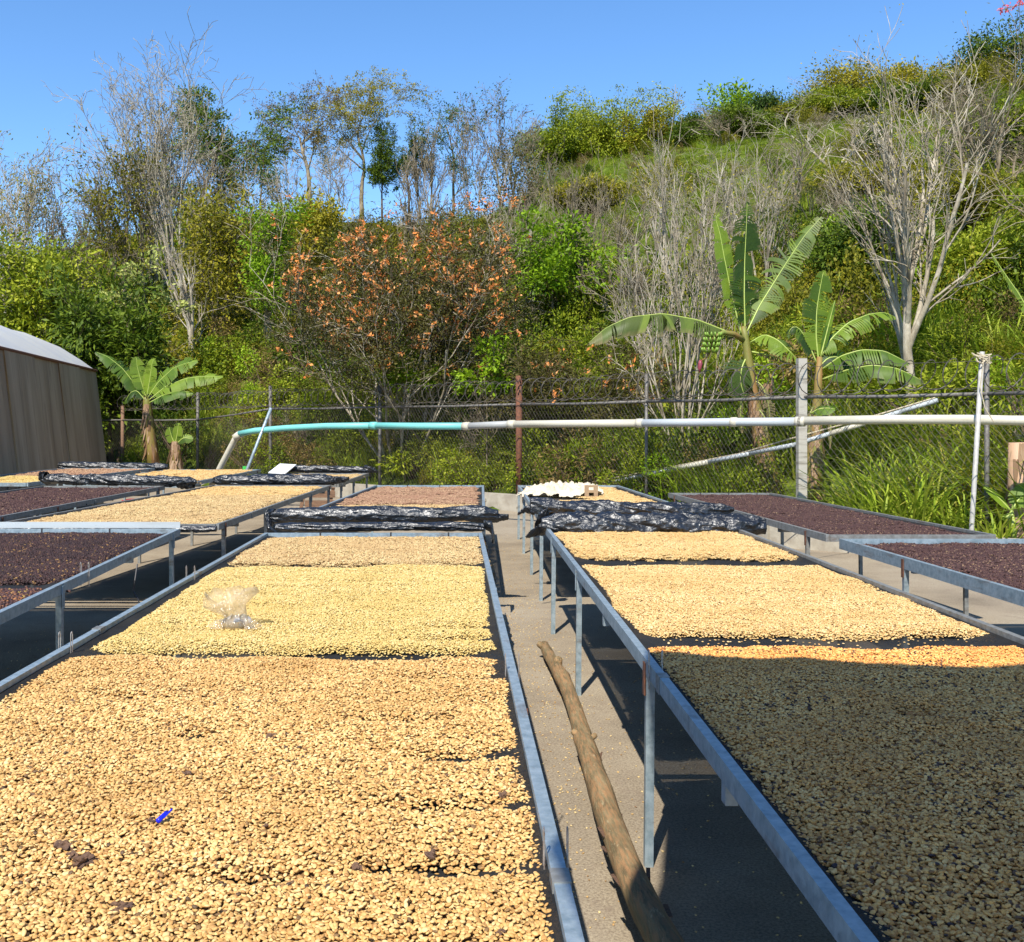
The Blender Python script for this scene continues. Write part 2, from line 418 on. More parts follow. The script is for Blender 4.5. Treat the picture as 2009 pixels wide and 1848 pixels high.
    a = t.n('ShaderNodeMixShader'); a.inputs[0].default_value = 0.10; t.l(tr.outputs[0], a.inputs[1]); t.l(gl.outputs[0], a.inputs[2])
    c = t.n('ShaderNodeMixShader'); c.inputs[0].default_value = 0.45; t.l(df.outputs[0], c.inputs[1]); t.l(dd.outputs[0], c.inputs[2])
    d = t.n('ShaderNodeMixShader'); t.l(t.ramp(nb, [(0.35, (0.22,) * 3), (0.7, (0.5,) * 3)]), d.inputs[0]); t.l(a.outputs[0], d.inputs[1]); t.l(c.outputs[0], d.inputs[2])
    M['film'] = t.done(d.outputs[0])
    # bean lots
    M['b_gold'] = m_bean('parchment_tan', [(0.0, (0.065, 0.041, 0.028)), (0.025, (0.093, 0.054, 0.028)), (0.05, (0.353, 0.180, 0.060)), (0.25, (0.539, 0.306, 0.097)), (0.6, (0.670, 0.423, 0.152)), (1.0, (0.763, 0.549, 0.248))], patch=(0.484, 0.270, 0.083))
    M['b_yellow'] = m_bean('parchment_yellow', [(0.0, (0.405, 0.246, 0.085)), (0.05, (0.486, 0.326, 0.095)), (0.4, (0.594, 0.422, 0.142)), (0.7, (0.639, 0.475, 0.180)), (1.0, (0.684, 0.546, 0.266))], patch=(0.540, 0.370, 0.109))
    M['b_light'] = m_bean('parchment_gold', [(0.0, (0.270, 0.145, 0.062)), (0.06, (0.450, 0.264, 0.097)), (0.35, (0.612, 0.399, 0.150)), (0.7, (0.684, 0.476, 0.202)), (1.0, (0.720, 0.535, 0.282))], patch=(0.540, 0.332, 0.114))
    M['b_mixed'] = m_bean('parchment_mixed', [(0.0, (0.051, 0.027, 0.024)), (0.09, (0.061, 0.033, 0.028)), (0.12, (0.510, 0.207, 0.049)), (0.5, (0.836, 0.389, 0.098)), (1.0, (0.918, 0.513, 0.180))], patch=(0.694, 0.298, 0.073))
    M['b_brown'] = m_bean('honey_brown', [(0.0, (0.111, 0.043, 0.025)), (0.2, (0.255, 0.136, 0.076)), (0.6, (0.391, 0.230, 0.128)), (1.0, (0.527, 0.357, 0.204))], patch=(0.323, 0.170, 0.102))
    M['b_tan2'] = m_bean('parchment_ruddy', [(0.0, (0.190, 0.092, 0.044)), (0.15, (0.389, 0.238, 0.097)), (0.55, (0.588, 0.412, 0.176)), (1.0, (0.691, 0.549, 0.282))], patch=(0.475, 0.302, 0.132))
    M['b_black'] = m_bean('dried_cherry', [(0.0, (0.019, 0.011, 0.009)), (0.5, (0.042, 0.022, 0.018)), (0.94, (0.079, 0.037, 0.029)), (0.97, (0.272, 0.147, 0.054)), (1.0, (0.314, 0.184, 0.046))], 0.5, 0.22, patch=(0.031, 0.017, 0.015))
    M['b_ripe'] = m_bean('half_dried_cherry', [(0.0, (0.02, 0.012, 0.012)), (0.55, (0.07, 0.035, 0.03)), (0.8, (0.16, 0.07, 0.04)), (0.92, (0.35, 0.15, 0.05)), (1.0, (0.5, 0.36, 0.06))], 0.5, 0.22, patch=(0.06, 0.03, 0.03))
    M['b_red'] = m_bean('dried_cherry_brown', [(0.0, (0.020, 0.010, 0.009)), (0.5, (0.067, 0.035, 0.031)), (0.92, (0.125, 0.065, 0.050)), (1.0, (0.321, 0.210, 0.115))], 0.55, 0.2, patch=(0.063, 0.031, 0.027))
build_materials()

# ------------------------------------------------------------------ scattering
def hidden_collection(name, objs):
    c = bpy.data.collections.new(name)
    for o in objs: c.objects.link(o)
    return c

def scatter_tree(name, coll):
    """node group: places members of coll on the points whose 'sel' is set, keeping the mesh itself"""
    g = bpy.data.node_groups.new(name, 'GeometryNodeTree')
    g.interface.new_socket('Geometry', in_out='INPUT', socket_type='NodeSocketGeometry')
    g.interface.new_socket('Geometry', in_out='OUTPUT', socket_type='NodeSocketGeometry')
    N = g.nodes; L = g.links
    gi = N.new('NodeGroupInput'); go = N.new('NodeGroupOutput')
    def at(nm, dt):
        a = N.new('GeometryNodeInputNamedAttribute'); a.data_type = dt; a.inputs[0].default_value = nm
        return [o for o in a.outputs if o.name == 'Attribute' and o.enabled][0]
    iop = N.new('GeometryNodeInstanceOnPoints'); ci = N.new('GeometryNodeCollectionInfo')
    ci.inputs[0].default_value = coll; ci.inputs[1].default_value = True; ci.inputs[2].default_value = True
    er = N.new('FunctionNodeEulerToRotation'); jn = N.new('GeometryNodeJoinGeometry')
    L.new(gi.outputs[0], iop.inputs['Points']); L.new(ci.outputs[0], iop.inputs['Instance'])
    L.new(at('sel', 'BOOLEAN'), iop.inputs['Selection'])
    iop.inputs['Pick Instance'].default_value = True
    L.new(at('idx', 'INT'), iop.inputs['Instance Index'])
    L.new(at('rot', 'FLOAT_VECTOR'), er.inputs[0]); L.new(er.outputs[0], iop.inputs['Rotation'])
    L.new(at('sc', 'FLOAT_VECTOR'), iop.inputs['Scale'])
    L.new(iop.outputs[0], jn.inputs[0]); L.new(gi.outputs[0], jn.inputs[0])
    L.new(jn.outputs[0], go.inputs[0])
    return g

def scatter_object(name, pts, rot, sc, idx, group, mat, base_v=None, base_f=None, parent=None):
    nb = 0 if base_v is None else len(base_v)
    v = pts if nb == 0 else np.concatenate([base_v, pts])
    z3 = np.zeros((nb, 3)); z1 = np.zeros(nb)
    at = {'sel': ('BOOLEAN', np.concatenate([z1, np.ones(len(pts))])),
          'idx': ('INT', np.concatenate([z1, idx])),
          'rot': ('FLOAT_VECTOR', np.concatenate([z3, rot])),
          'sc': ('FLOAT_VECTOR', np.concatenate([z3, sc]))}
    me = mesh_np(name, v, [base_f] if nb else [], at, smooth=True)
    o = link(name, me, mat, parent)
    md = o.modifiers.new('scatter', 'NODES'); md.node_group = group
    return o

# ------------------------------------------------------------------ terrain
FX = np.array([-60, -30, -14, -9.9, -7.19, -4.65, -1.76, 1.08, 3.03, 4.64, 6.33, 6.9, 12, 20, 60.])
FY = np.array([36, 35, 32.5, 30, 28, 25, 22.2, 19.2, 16.8, 14.0, 12.5, 11.9, 6.5, 0.0, -40.])
def yf(X): return np.interp(X, FX, FY)
RX = np.array([-90, -45, -31, -16, -8, 0, 5, 9, 12, 20, 38, 60, 120.])
RZ = np.array([6.5, 8.5, 10.6, 15.3, 15.6, 15.0, 17.0, 19.0, 19.6, 21.2, 24.5, 28, 30.])
def tz(X, Y):
    X = np.asarray(X, float); Y = np.asarray(Y, float)
    s = (Y - yf(X)); s70 = 70 - yf(X)
    t = s / s70
    zr = np.interp(X, RX, RZ)
    z = 0.15 + zr * np.clip(t, 0, 1) ** 1.0
    z = np.where(t > 1, 0.15 + zr * (1 - np.clip((Y - 70) / 90, 0, 1) ** 1.5), z)
    z = z + np.clip(s / 6, 0, 1) * (fbm(X * 0.16 + 40, Y * 0.16 + 40, 4) * 1.5)
    return np.where(s < 0, -0.12, z)
def tz1(X, Y): return float(tz(np.array([X]), np.array([Y]))[0])

def build_setting():
    xs = np.arange(-110, 110.1, 1.0); ys = np.concatenate([np.arange(-42, 80, 0.75), np.arange(80, 175, 3)])
    GX, GY = np.meshgrid(xs, ys); GZ = tz(GX, GY)
    v = np.stack([GX, GY, GZ], -1).reshape(-1, 3)
    nx, ny = len(xs), len(ys)
    i = (np.arange(ny - 1)[:, None] * nx + np.arange(nx - 1)[None]).ravel()
    f = np.stack([i, i + 1, i + nx + 1, i + nx], 1)
    link('hillside', mesh_np('hillside', v, f, smooth=True), M['hill'])['kind'] = 'structure'
    MB().box(-1500, 1500, -1500, 1500, -0.7, -0.3).build('ground', M['hill'])['kind'] = 'structure'
    # concrete yard bounded by the fence line
    pts = [(x, y - 0.05) for x, y in zip(FX, FY)][1:-1]
    poly = pts + [(20, -30), (-30, -30)]
    vs = [(x, y, 0.0) for x, y in poly] + [(x, y, -0.25) for x, y in poly]
    n = len(poly)
    me = bpy.data.meshes.new('yard')
    me.from_pydata(vs, [], [tuple(range(n))[::-1], tuple(range(n, 2 * n))] + [(i, (i + 1) % n, (i + 1) % n + n, i + n) for i in range(n)])
    import bmesh
    bm = bmesh.new(); bm.from_mesh(me); bmesh.ops.recalc_face_normals(bm, faces=bm.faces); bm.to_mesh(me); bm.free()
    link('concrete_yard', me, M['yard'])['kind'] = 'structure'
    # low kerb wall
    kp = [(-14, 32), (-9.9, 29.4), (-7.2, 27.5), (-4.6, 24.6), (-1.8, 21.8), (1.0, 18.9), (2.9, 16.4), (4.1, 13.5), (5.2, 12.5), (6.9, 11.1), (12, 6.0)]
    k = MB()
    random.seed(3)
    for a, b in zip(kp[:-1], kp[1:]):
        k.beam((*a, 0.12), (*b, 0.12), 0.2, 0.36 + random.uniform(-.01, .01))
    k.build('kerb', M['kerb'])['kind'] = 'structure'
build_setting()

# ------------------------------------------------------------------ bean prototypes
def bean_mesh(name, mat, cherry=False, seg=8, rings=6, groove=.22):
    vs = []; fs = []
    for j in range(rings + 1):
        th = PI * j / rings
        for i in range(seg):
            ph = 2 * PI * i / seg + (0.001)
            x = math.cos(th); y = math.sin(th) * math.cos(ph); z = math.sin(th) * math.sin(ph)
            if not cherry:
                if z > 0: z *= 0.62
                else: z *= 0.85
                if abs(y) < 0.25 and z > 0: z -= groove * math.sin(th)
                vs.append((x * 0.0053, y * 0.0039, z * 0.0032))
            else:
                k = 1 + 0.06 * math.sin(5 * ph + 3 * th)
                vs.append((x * 0.0066 * k, y * 0.0056 * k, z * 0.0052 * k))
    for j in range(rings):
        for i in range(seg):
            a = j * seg + i; b = j * seg + (i + 1) % seg
            fs.append((a, b, b + seg, a + seg))
    return np.array(vs), np.array(fs)

def proto_objects(mat, cherry, cluster, k=3, seed=1):
    rng = np.random.RandomState(seed)
    out = []
    bv, bf = bean_mesh('x', mat, cherry, 8 if not cluster else 6, 6 if not cluster else 4)
    for q in range(k):
        if cluster == 0:
            bv, bf = bean_mesh('x', mat, cherry, 10, 7, (0.02, .26, .02, .3)[q % 4]); v = bv * (1 + rng.uniform(-.12, .12, 3)) * (np.array([.72, 1.05, .42]) if q == 3 else 1); f = bf; a = np.zeros(len(v))
        else:
            V = []; F = []; A = []; n = 0
            pitch = 0.0072 if not cherry else 0.0105
            m = int(cluster / pitch)
            for ix in range(m):
                for iy in range(m):
                    x = (ix - m / 2 + .5 + rng.uniform(-.45, .45)) * pitch; y = (iy - m / 2 + .5 + rng.uniform(-.45, .45)) * pitch
                    if math.hypot(x, y) > cluster * 0.62: continue
                    e = (rng.normal(0, .5), rng.normal(0, .4) + (PI if rng.rand() < .6 else 0), rng.uniform(0, 2 * PI))
                    mt = np.array(Matrix.Rotation(e[2], 3, 'Z') @ Matrix.Rotation(e[1], 3, 'X') @ Matrix.Rotation(e[0], 3, 'Y'))
                    vv = (bv * rng.uniform(.9, 1.15)) @ mt.T + np.array([x, y, rng.uniform(-.005, .004)])
                    V.append(vv); F.append(bf + n); n += len(vv); A.append(np.full(len(vv), rng.rand()))
            v = np.concatenate(V); f = np.concatenate(F); a = np.concatenate(A)
        me = mesh_np('coffee_bean', v, f, {'v': ('FLOAT', a)}, smooth=True)
        me.materials.append(mat)
        out.append(bpy.data.objects.new('coffee_bean', me))
    return out

_groups = {}
def bean_group(key, cherry, cluster):
    k = (key, cherry, cluster)
    if k not in _groups:
        c = hidden_collection('coffee_beans', proto_objects(M[key], cherry, cluster, 3 if cluster or cherry else 4, len(_groups) + 1))
        _groups[k] = scatter_tree('bean_scatter', c)
    return _groups[k]

NETZ = 0.700
def pile(name, label, cat, key, xl, xr, y0, y1, near_edge=0.06, seed=1, cherry=False, cluster=0, thick=0.026, holes=(), edge_amp=0.05, size=1.0, strays=60, ragged=0.03, right_edge=None):
    """a lot of beans lying on the net: xl, xr functions of y; y0..y1 along the bed"""
    rng = np.random.RandomState(seed)
    pitch = (0.0068 if not cherry else 0.0098) * size if cluster == 0 else cluster * 0.62 * size
    ymin = y0 - 0.1; ymax = y1 + 0.1
    xmin = min(xl(y0), xl(y1)); xmax = max(xr(y0), xr(y1))
    def inside(X, Y):
        e = near_edge
        nl = e + edge_amp * (fbm(Y * 2.3 + seed, Y * 0 + seed * 3.1, 3) + 0.15)
        nr = (e if right_edge is None else right_edge) + edge_amp * (fbm(Y * 2.3 + seed + 50, Y * 0 + seed * 5.3, 3) + 0.15)
        d1 = X - (np.interp(Y, [y0, y1], [xl(y0), xl(y1)]) + nl)
        d2 = (np.interp(Y, [y0, y1], [xr(y0), xr(y1)]) - nr) - X
        d3 = Y - (y0 + ragged * 2 * fbm(X * 3 + seed * 7, X * 0 + seed, 3))
        d4 = (y1 + ragged * 2 * fbm(X * 3 + seed * 9, X * 0 + seed + 20, 3)) - Y
        d = np.minimum(np.minimum(d1, d2), np.minimum(d3, d4))
        for hx, hy, rx, ry in holes:
            hd = (np.sqrt(((X - hx) / rx) ** 2 + ((Y - hy) / ry) ** 2) - 1) * min(rx, ry)
            d = np.minimum(d, hd + 0.02 * fbm(X * 25, Y * 25, 2))
        return d + 0.008 * fbm(X * 40, Y * 40, 2)
    def height(X, Y, d):
        return NETZ + 0.003 + thick * (1 - np.exp(-np.clip(d, 0, 9) / 0.022)) + 0.012 * fbm(X * 5 + seed, Y * 5, 3) * np.clip(d / 0.05, 0, 1) + 0.007 * fbm(X * 1.2, Y * 9 + seed, 2) * np.clip(d / 0.05, 0, 1)
    xs = np.arange(xmin, xmax, pitch); ys = np.arange(ymin, ymax, pitch)
    X, Y = np.meshgrid(xs, ys); X = X.ravel() + rng.uniform(-.6, .6, X.size) * pitch; Y = Y.ravel() + rng.uniform(-.6, .6, Y.size) * pitch
    d = inside(X, Y); k = d > 0; X, Y, d = X[k], Y[k], d[k]
    Z = height(X, Y, d) + rng.uniform(-.0055, .0045, len(X)) * (1 if cluster == 0 else .8)
    sx = rng.uniform(xmin + near_edge, xmax - near_edge, strays); sy = np.where(rng.rand(strays) < .5, y0 - rng.exponential(.05, strays), y1 + rng.exponential(.05, strays))
    sy = np.clip(sy, y0 - .25, y1 + .25)
    if cluster: sx = sx[:0]; sy = sy[:0]
    n = len(X); X = np.concatenate([X, sx]); Y = np.concatenate([Y, sy]); Z = np.concatenate([Z, np.full(len(sx), NETZ + .004)])
    N = len(X)
    flip = np.where(rng.rand(N) < 0.5, PI, 0) if cluster == 0 else np.zeros(N)
    tl = 0.36 if cluster == 0 else 0.06
    rot = np.stack([rng.normal(0, tl, N) + flip, rng.normal(0, tl, N), rng.uniform(0, 2 * PI, N)], 1)
    rot[n:, :2] *= 0.1; 
    s = size * (1.12 if cluster == 0 else 1) * np.exp(rng.normal(0, 0.12, N)); sc = np.stack([s, s * np.exp(rng.normal(0, .08, N)), s], 1)
    # heap surface below the beans, coloured dark for the shade in the gaps
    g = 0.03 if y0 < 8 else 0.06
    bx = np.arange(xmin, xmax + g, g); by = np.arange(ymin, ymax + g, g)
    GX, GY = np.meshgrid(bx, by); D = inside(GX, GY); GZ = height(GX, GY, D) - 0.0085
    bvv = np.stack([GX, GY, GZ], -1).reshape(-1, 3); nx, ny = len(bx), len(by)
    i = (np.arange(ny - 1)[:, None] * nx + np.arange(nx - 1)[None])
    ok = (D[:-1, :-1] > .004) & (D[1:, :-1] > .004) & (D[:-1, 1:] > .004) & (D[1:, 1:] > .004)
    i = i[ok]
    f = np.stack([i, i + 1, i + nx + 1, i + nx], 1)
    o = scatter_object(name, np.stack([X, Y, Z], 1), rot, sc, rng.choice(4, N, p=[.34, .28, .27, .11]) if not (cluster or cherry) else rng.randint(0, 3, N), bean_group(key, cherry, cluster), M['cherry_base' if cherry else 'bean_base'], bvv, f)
    return tag(o, label, cat, None, 'stuff')

# ------------------------------------------------------------------ drying beds
RIM = 0.75
def bed(label, nl, nr, fl, fr, legs_l=(), legs_r=(), cross=(), mat='steel', rail_w=0.030, rail_h=0.055, near=True, far=True, joints_l=(), joints_r=(), far_joints=(), pins_l=(), pins_r=(), brk=(), group='raised coffee drying beds in the yard', rail_mat_r=None):
    c = Vector(((nl[0] + nr[0] + fl[0] + fr[0]) / 4, (nl[1] + fl[1]) / 2, 0))
    t = empty('drying_bed', c, label, 'drying bed', group)
    def X(side, y):
        a, b = (nl, fl) if side < 0 else (nr, fr)
        return a[0] + (b[0] - a[0]) * (y - a[1]) / (b[1] - a[1])
    for side, (a, b) in ((-1, (nl, fl)), (1, (nr, fr))):
        mt = M[mat] if side < 0 or rail_mat_r is None else M[rail_mat_r]
        MB().beam((*a, RIM - rail_h / 2), (*b, RIM - rail_h / 2), rail_w, rail_h).build('side_rail', mt, t)
    if near: MB().beam((nl[0] + rail_w / 2, nl[1], RIM - rail_h / 2), (nr[0] - rail_w / 2, nr[1], RIM - rail_h / 2), rail_w, rail_h * .96).build('end_rail', M[mat], t)
    if far: MB().beam((fl[0] + rail_w / 2 + .001, fl[1] - rail_w / 2, RIM - rail_h / 2), (fr[0] - rail_w / 2 - .001, fr[1] - rail_w / 2, RIM - rail_h / 2), rail_w, rail_h * .97).build('end_rail', M[mat], t)
    # net: sagging sheet between rails
    n = 10; m = 24; vs = []; fs = []
    for j in range(m + 1):
        y = j / m
        for i in range(n + 1):
            u = i / n
            a = Vector(nl).lerp(Vector(fl), y); b = Vector(nr).lerp(Vector(fr), y)
            p = a.lerp(b, u)
            edge = min(u, 1 - u) * 1.6
            z = NETZ + 0.03 * max(0, 1 - edge / .10) - 0.0 * edge
            vs.append((p.x + (rail_w * .5 if u < .5 else -rail_w * .5) * (abs(u - .5) * 2), p.y, z + 0.002 * math.sin(j * 2.1)))
    for j in range(m):
        for i in range(n):
            k = j * (n + 1) + i; fs.append((k, k + 1, k + n + 2, k + n + 1))
    me = bpy.data.meshes.new('net'); me.from_pydata(vs, [], fs); me.update()
    link('net', me, M['net'], t)
    leg_ys = sorted(set(list(legs_l) + list(legs_r)))
    for side, ly in ((-1, legs_l), (1, legs_r)):
        for y in ly:
            x = X(side, y)
            MB().beam((x + side * .004, y, 0), (x - side * 0.002, y, RIM - rail_h - .002), 0.031, 0.031, up=(0, 1, 0)).build('leg', M[mat], t)
            MB().beam((x + side * (rail_w / 2 + .0045), y, RIM - .13), (x + side * (rail_w / 2 + .0045), y, RIM - .012), 0.03, .005, up=(1, 0, 0)).build('bracket', M['rust' if (int(y * 10) % 3) else mat], t)
    for y in cross:
        MB().beam((X(-1, y) + rail_w / 2, y, NETZ - .028), (X(1, y) - rail_w / 2, y, NETZ - .028), 0.035, 0.035).build('crossbar', M[mat], t)
    for y in brk:   # small angle brackets hanging below the left rail
        x = X(-1, y); MB().box(x - .012, x + .02, y - .02, y + .02, RIM - rail_h - .055, RIM - rail_h - .001).build('bracket', M[mat], t)
    for side, js in ((-1, joints_l), (1, joints_r)):
        for y in js:
            x = X(side, y)
            MB().beam((x, y - .03, RIM - rail_h / 2), (x, y + .03, RIM - rail_h / 2), rail_w + .006, rail_h + .006).build('joint_sleeve', M['steel_dark'], t)
    for x in far_joints:
        y = fl[1] + (fr[1] - fl[1]) * (x - fl[0]) / (fr[0] - fl[0])
        MB().box(x - .006, x + .006, y - rail_w - .003, y + .003, RIM - rail_h - .003, RIM + .003).build('wire_tie', M['black_sleeve'], t)
    for side, js in ((-1, pins_l), (1, pins_r)):
        for y in js:
            x = X(side, y)
            for dx in (-rail_w / 2 - .008, rail_w / 2 + .008):
                p = []
                for k in range(9):
                    a = PI * k / 8
                    p.append((x + dx, y - .009 * math.cos(a), RIM + .045 + .012 * math.sin(a)))
                p = [(x + dx, y - .009, RIM - .08)] + p + [(x + dx, y + .009, RIM - .08)]
                MB().tube(p, 0.0016, 5).build('wire_pin', M['pin'], t)
    return t

def build_beds():
    A = bed('long central bed left of the log, with a plastic bag standing on its pale beans', (-1.50, 0.55), (.195, 0.55), (-1.524, 8.04), (.148, 8.04),
            (1.0, 3.2, 5.5, 7.6), (0.9, 3.1, 5.4, 7.6), (1.2, 2.4, 3.6, 4.8, 6.0, 7.2), joints_l=(4.28, 5.9), joints_r=(1.93,), far_joints=(-1.1, -.55, -.1), pins_l=(3.92, 5.75), pins_r=(2.02, 3.55))
    bx = lambda a, b, y0, y1: (lambda y: a + (b - a) * (y - y0) / (y1 - y0))
    XL, XR = bx(-1.50, -1.524, .55, 8.04), bx(.195, .148, .55, 8.04)
    rs = np.random.RandomState(4)
    hol = [(0.0, 3.55, .10, .018), (-.02, 2.72, .10, .03), (-.05, 2.36, .09, .014), (-.18, 3.05, .05, .01), (-1.28, 2.1, .03, .012), (-.4, 1.98, .05, .012), (-.05, 2.03, .08, .018), (-.75, 2.9, .03, .012), (-1.0, 3.3, .05, .01)]
    pile('coffee_beans', 'coarse tan beans with dark specks filling the near half of the bag bed, around the blue cap', 'coffee beans', 'b_gold', XL, XR, 1.15, 3.86, .022, 11, right_edge=-.012, holes=hol, edge_amp=.03, ragged=.05, strays=160)
    pile('coffee_beans', 'smooth pale yellow beans around the clear plastic bag', 'coffee beans', 'b_yellow', XL, XR, 3.97, 6.33, .035, 12, right_edge=-.005, size=.92, edge_amp=.06, strays=220, ragged=.045, holes=[(-.03, 4.18, .13, .03), (.02, 4.42, .06, .02), (-.9, 6.1, .02, .01)])
    pile('coffee_beans', 'ruddy mixed tan beans at the far end of the bag bed', 'coffee beans', 'b_tan2', XL, XR, 6.40, 7.93, .035, 13, right_edge=-.005, cluster=.045, thick=.03, ragged=.02)
    A2 = bed('bed of brown beans behind the black roll of the long central bed', (-1.56, 8.95), (.20, 8.95), (-1.19, 14.3), (.30, 14.3),
             (9.5, 11.5, 14.0), (9.5, 11.5, 14.0), (10, 11.5, 13), far_joints=(-.75, -.3, .0))
    XL, XR = bx(-1.56, -1.19, 8.95, 14.3), bx(.20, .30, 8.95, 14.3)
    pile('coffee_beans', 'light brown honey beans right behind the straight black roll', 'coffee beans', 'b_tan2', XL, XR, 9.05, 11.05, .06, 21, cluster=.07, size=1.2)
    pile('coffee_beans', 'reddish brown honey beans at the far end near the fence, behind the straight roll', 'coffee beans', 'b_brown', XL, XR, 11.2, 14.15, .06, 22, cluster=.07, size=1.3)
    B = bed('long bed right of the log, its near half in shade', (.665, 0.55), (2.22, 0.55), (.707, 8.45), (2.25, 8.45),
            (1.4, 3.72, 6.06, 7.83), (1.4, 3.72, 6.06, 7.83), (1.7, 2.9, 4.12, 5.2, 6.4, 7.6), joints_l=(3.47,), pins_l=(3.6,), brk=(2.6, 1.75, 4.9), rail_mat_r='steel_dark')
    XL, XR = bx(.665, .707, .55, 8.45), bx(2.22, 2.25, .55, 8.45)
    pile('coffee_beans', 'speckled beans lying mostly in shade on the right-hand bed', 'coffee beans', 'b_mixed', XL, XR, 1.15, 4.03, .022, 31, edge_amp=.03, holes=[(1.38, 3.12, .045, .035)], strays=200, ragged=.035)
    pile('coffee_beans', 'bright golden beans in the sunlit middle of the right-hand bed', 'coffee beans', 'b_light', XL, XR, 4.27, 6.35, .03, 32, right_edge=-.01, size=.95, ragged=.045, strays=160)
    pile('coffee_beans', 'golden beans at the far end of the right-hand bed, under the thick black roll', 'coffee beans', 'b_light', XL, XR, 6.72, 8.3, .02, 33, right_edge=-.01, cluster=.045, ragged=.05)
    B2 = bed('bed behind the two thick rolls, with a heap of cream cloth on it', (.72, 8.95), (2.33, 8.95), (.80, 14.3), (2.17, 14.3),
             (9.3, 10.9, 12.7, 14.26), (9.3, 10.9, 12.7, 14.26), (10, 12, 13.4), mat='steel')
    XL, XR = bx(.72, .80, 8.95, 14.3), bx(2.33, 2.17, 8.95, 14.3)
    pile('coffee_beans', 'golden beans beside the heap of cream cloth', 'coffee beans', 'b_light', XL, XR, 9.0, 14.2, .08, 41, cluster=.07, size=1.25, holes=[(1.0, 12.1, .55, .35)])
    C2 = bed('bed of dark purple cherries running along the fence at right', (2.82, 7.9), (4.10, 7.9), (2.575, 12.7), (3.82, 12.7),
             (8.3, 9.9, 11.4, 12.4), (8.3, 10.2, 12.3), (9, 10.5, 12), mat='steel_dark', far_joints=(2.95, 3.3, 3.65), joints_l=(), )
    XL, XR = bx(2.82, 2.575, 7.9, 12.7), bx(4.10, 3.82, 7.9, 12.7)
    pile('coffee_cherries', 'dark purple dried cherries on the long bed next to the fence', 'coffee cherries', 'b_red', XL, XR, 8.0, 12.6, .05, 51, True, cluster=.07, size=1.0)
    C1 = bed('bed of dark cherries with a pale blue rail at the right edge', (2.93, 1.2), (4.6, 1.2), (2.82, 7.62), (4.55, 7.62),
             (2.3, 4.2, 6.56), (2.3, 4.2, 6.56), (2, 3.5, 5, 6.5), near=True, rail_h=.075)
    XL, XR = bx(2.93, 2.82, 1.2, 7.62), bx(4.6, 4.55, 1.2, 7.62)
    pile('coffee_cherries', 'dark dried cherries on the bed with the pale blue rail, right edge', 'coffee cherries', 'b_red', XL, XR, 1.6, 7.5, .06, 52, True, cluster=.055)
    # left side
    D1 = bed('bed of black cherries nearest on the left, its net rim turned up', (-3.9, 2.6), (-1.98, 2.6), (-4.1, 8.35), (-2.30, 8.35),
             (3.2, 5.47, 8.1), (3.2, 5.47, 8.1), (4, 5.5, 7), pins_r=(5.9,), far_joints=(-3.4, -2.85))
    XL, XR = bx(-3.9, -4.1, 2.6, 8.35), bx(-1.98, -2.30, 2.6, 8.35)
    MB().beam((-4.08, 8.40, RIM + .025), (-2.30, 8.40, RIM + .025), .004, .05).build('net_upstand', M['pvc_cool'], D1)
    pile('coffee_cherries', 'black dried cherries on the nearest left bed', 'coffee cherries', 'b_black', XL, XR, 5.72, 8.25, .06, 61, True, size=1.0, strays=40)
    pile('coffee_cherries', 'half dried cherries with yellow and red ones, near end of the left bed', 'coffee cherries', 'b_ripe', XL, XR, 3.4, 5.48, .06, 62, True, size=1.0, strays=120, holes=[(-2.75, 5.35, .16, .04)])
    D = bed('bed of golden beans across the passage, behind the nearest left bed', (-3.98, 8.75), (-2.08, 8.75), (-3.46, 14.35), (-1.83, 14.35),
            (9.4, 11.8, 13.5), (8.95, 10.5, 12.9, 14.2), (9.5, 11, 12.5, 14), mat='steel_dark', joints_r=(9.9,))
    XL, XR = bx(-3.98, -3.46, 8.75, 14.35), bx(-2.08, -1.83, 8.75, 14.35)
    pile('coffee_beans', 'ruddy golden beans in the near part of the bed behind the left cherries', 'coffee beans', 'b_tan2', XL, XR, 8.85, 12.4, .06, 63, cluster=.06, size=1.1, thick=.035)
    pile('coffee_beans', 'paler yellow beans in front of the long black roll, left of centre', 'coffee beans', 'b_light', XL, XR, 12.45, 14.2, .06, 64, cluster=.07, size=1.2, thick=.035)
    E = bed('small far bed with a white board and a black roll at its end', (-3.3, 14.7), (-1.77, 14.7), (-3.15, 17.9), (-1.62, 17.9),
            (15, 17.7), (15, 16.2, 17.7), (15.5, 17), mat='steel_dark')
    pile('coffee_beans', 'golden beans on the far bed beside the white board', 'coffee beans', 'b_tan2', bx(-3.3, -3.15, 14.7, 17.9), bx(-1.77, -1.62, 14.7, 17.9), 14.8, 17.7, .06, 65, cluster=.09, size=1.5)
    F2 = bed('bed of dark cherries second from the left, behind the nearest one', (-5.95, 9.0), (-4.28, 9.0), (-5.76, 14.15), (-4.10, 14.15),
             (9.5, 11.5, 13.9), (9.5, 10.7, 11.7, 13.9), (10, 12, 13.5), mat='steel_dark', far_joints=(-5.3, -4.85, -4.4))
    pile('coffee_cherries', 'dark cherries on the far left bed in front of a crumpled black roll', 'coffee cherries', 'b_red', bx(-5.95, -5.76, 9, 14.15), bx(-4.28, -4.10, 9, 14.15), 9.1, 14.0, .05, 66, True, cluster=.08, size=1.3)
    F3 = bed('far bed of golden beans at the foot of the bent pipe', (-5.65, 14.6), (-3.95, 14.6), (-5.5, 19.3), (-3.78, 19.3),
             (15, 17, 19), (15, 17, 19), (15.5, 17.5), mat='steel')
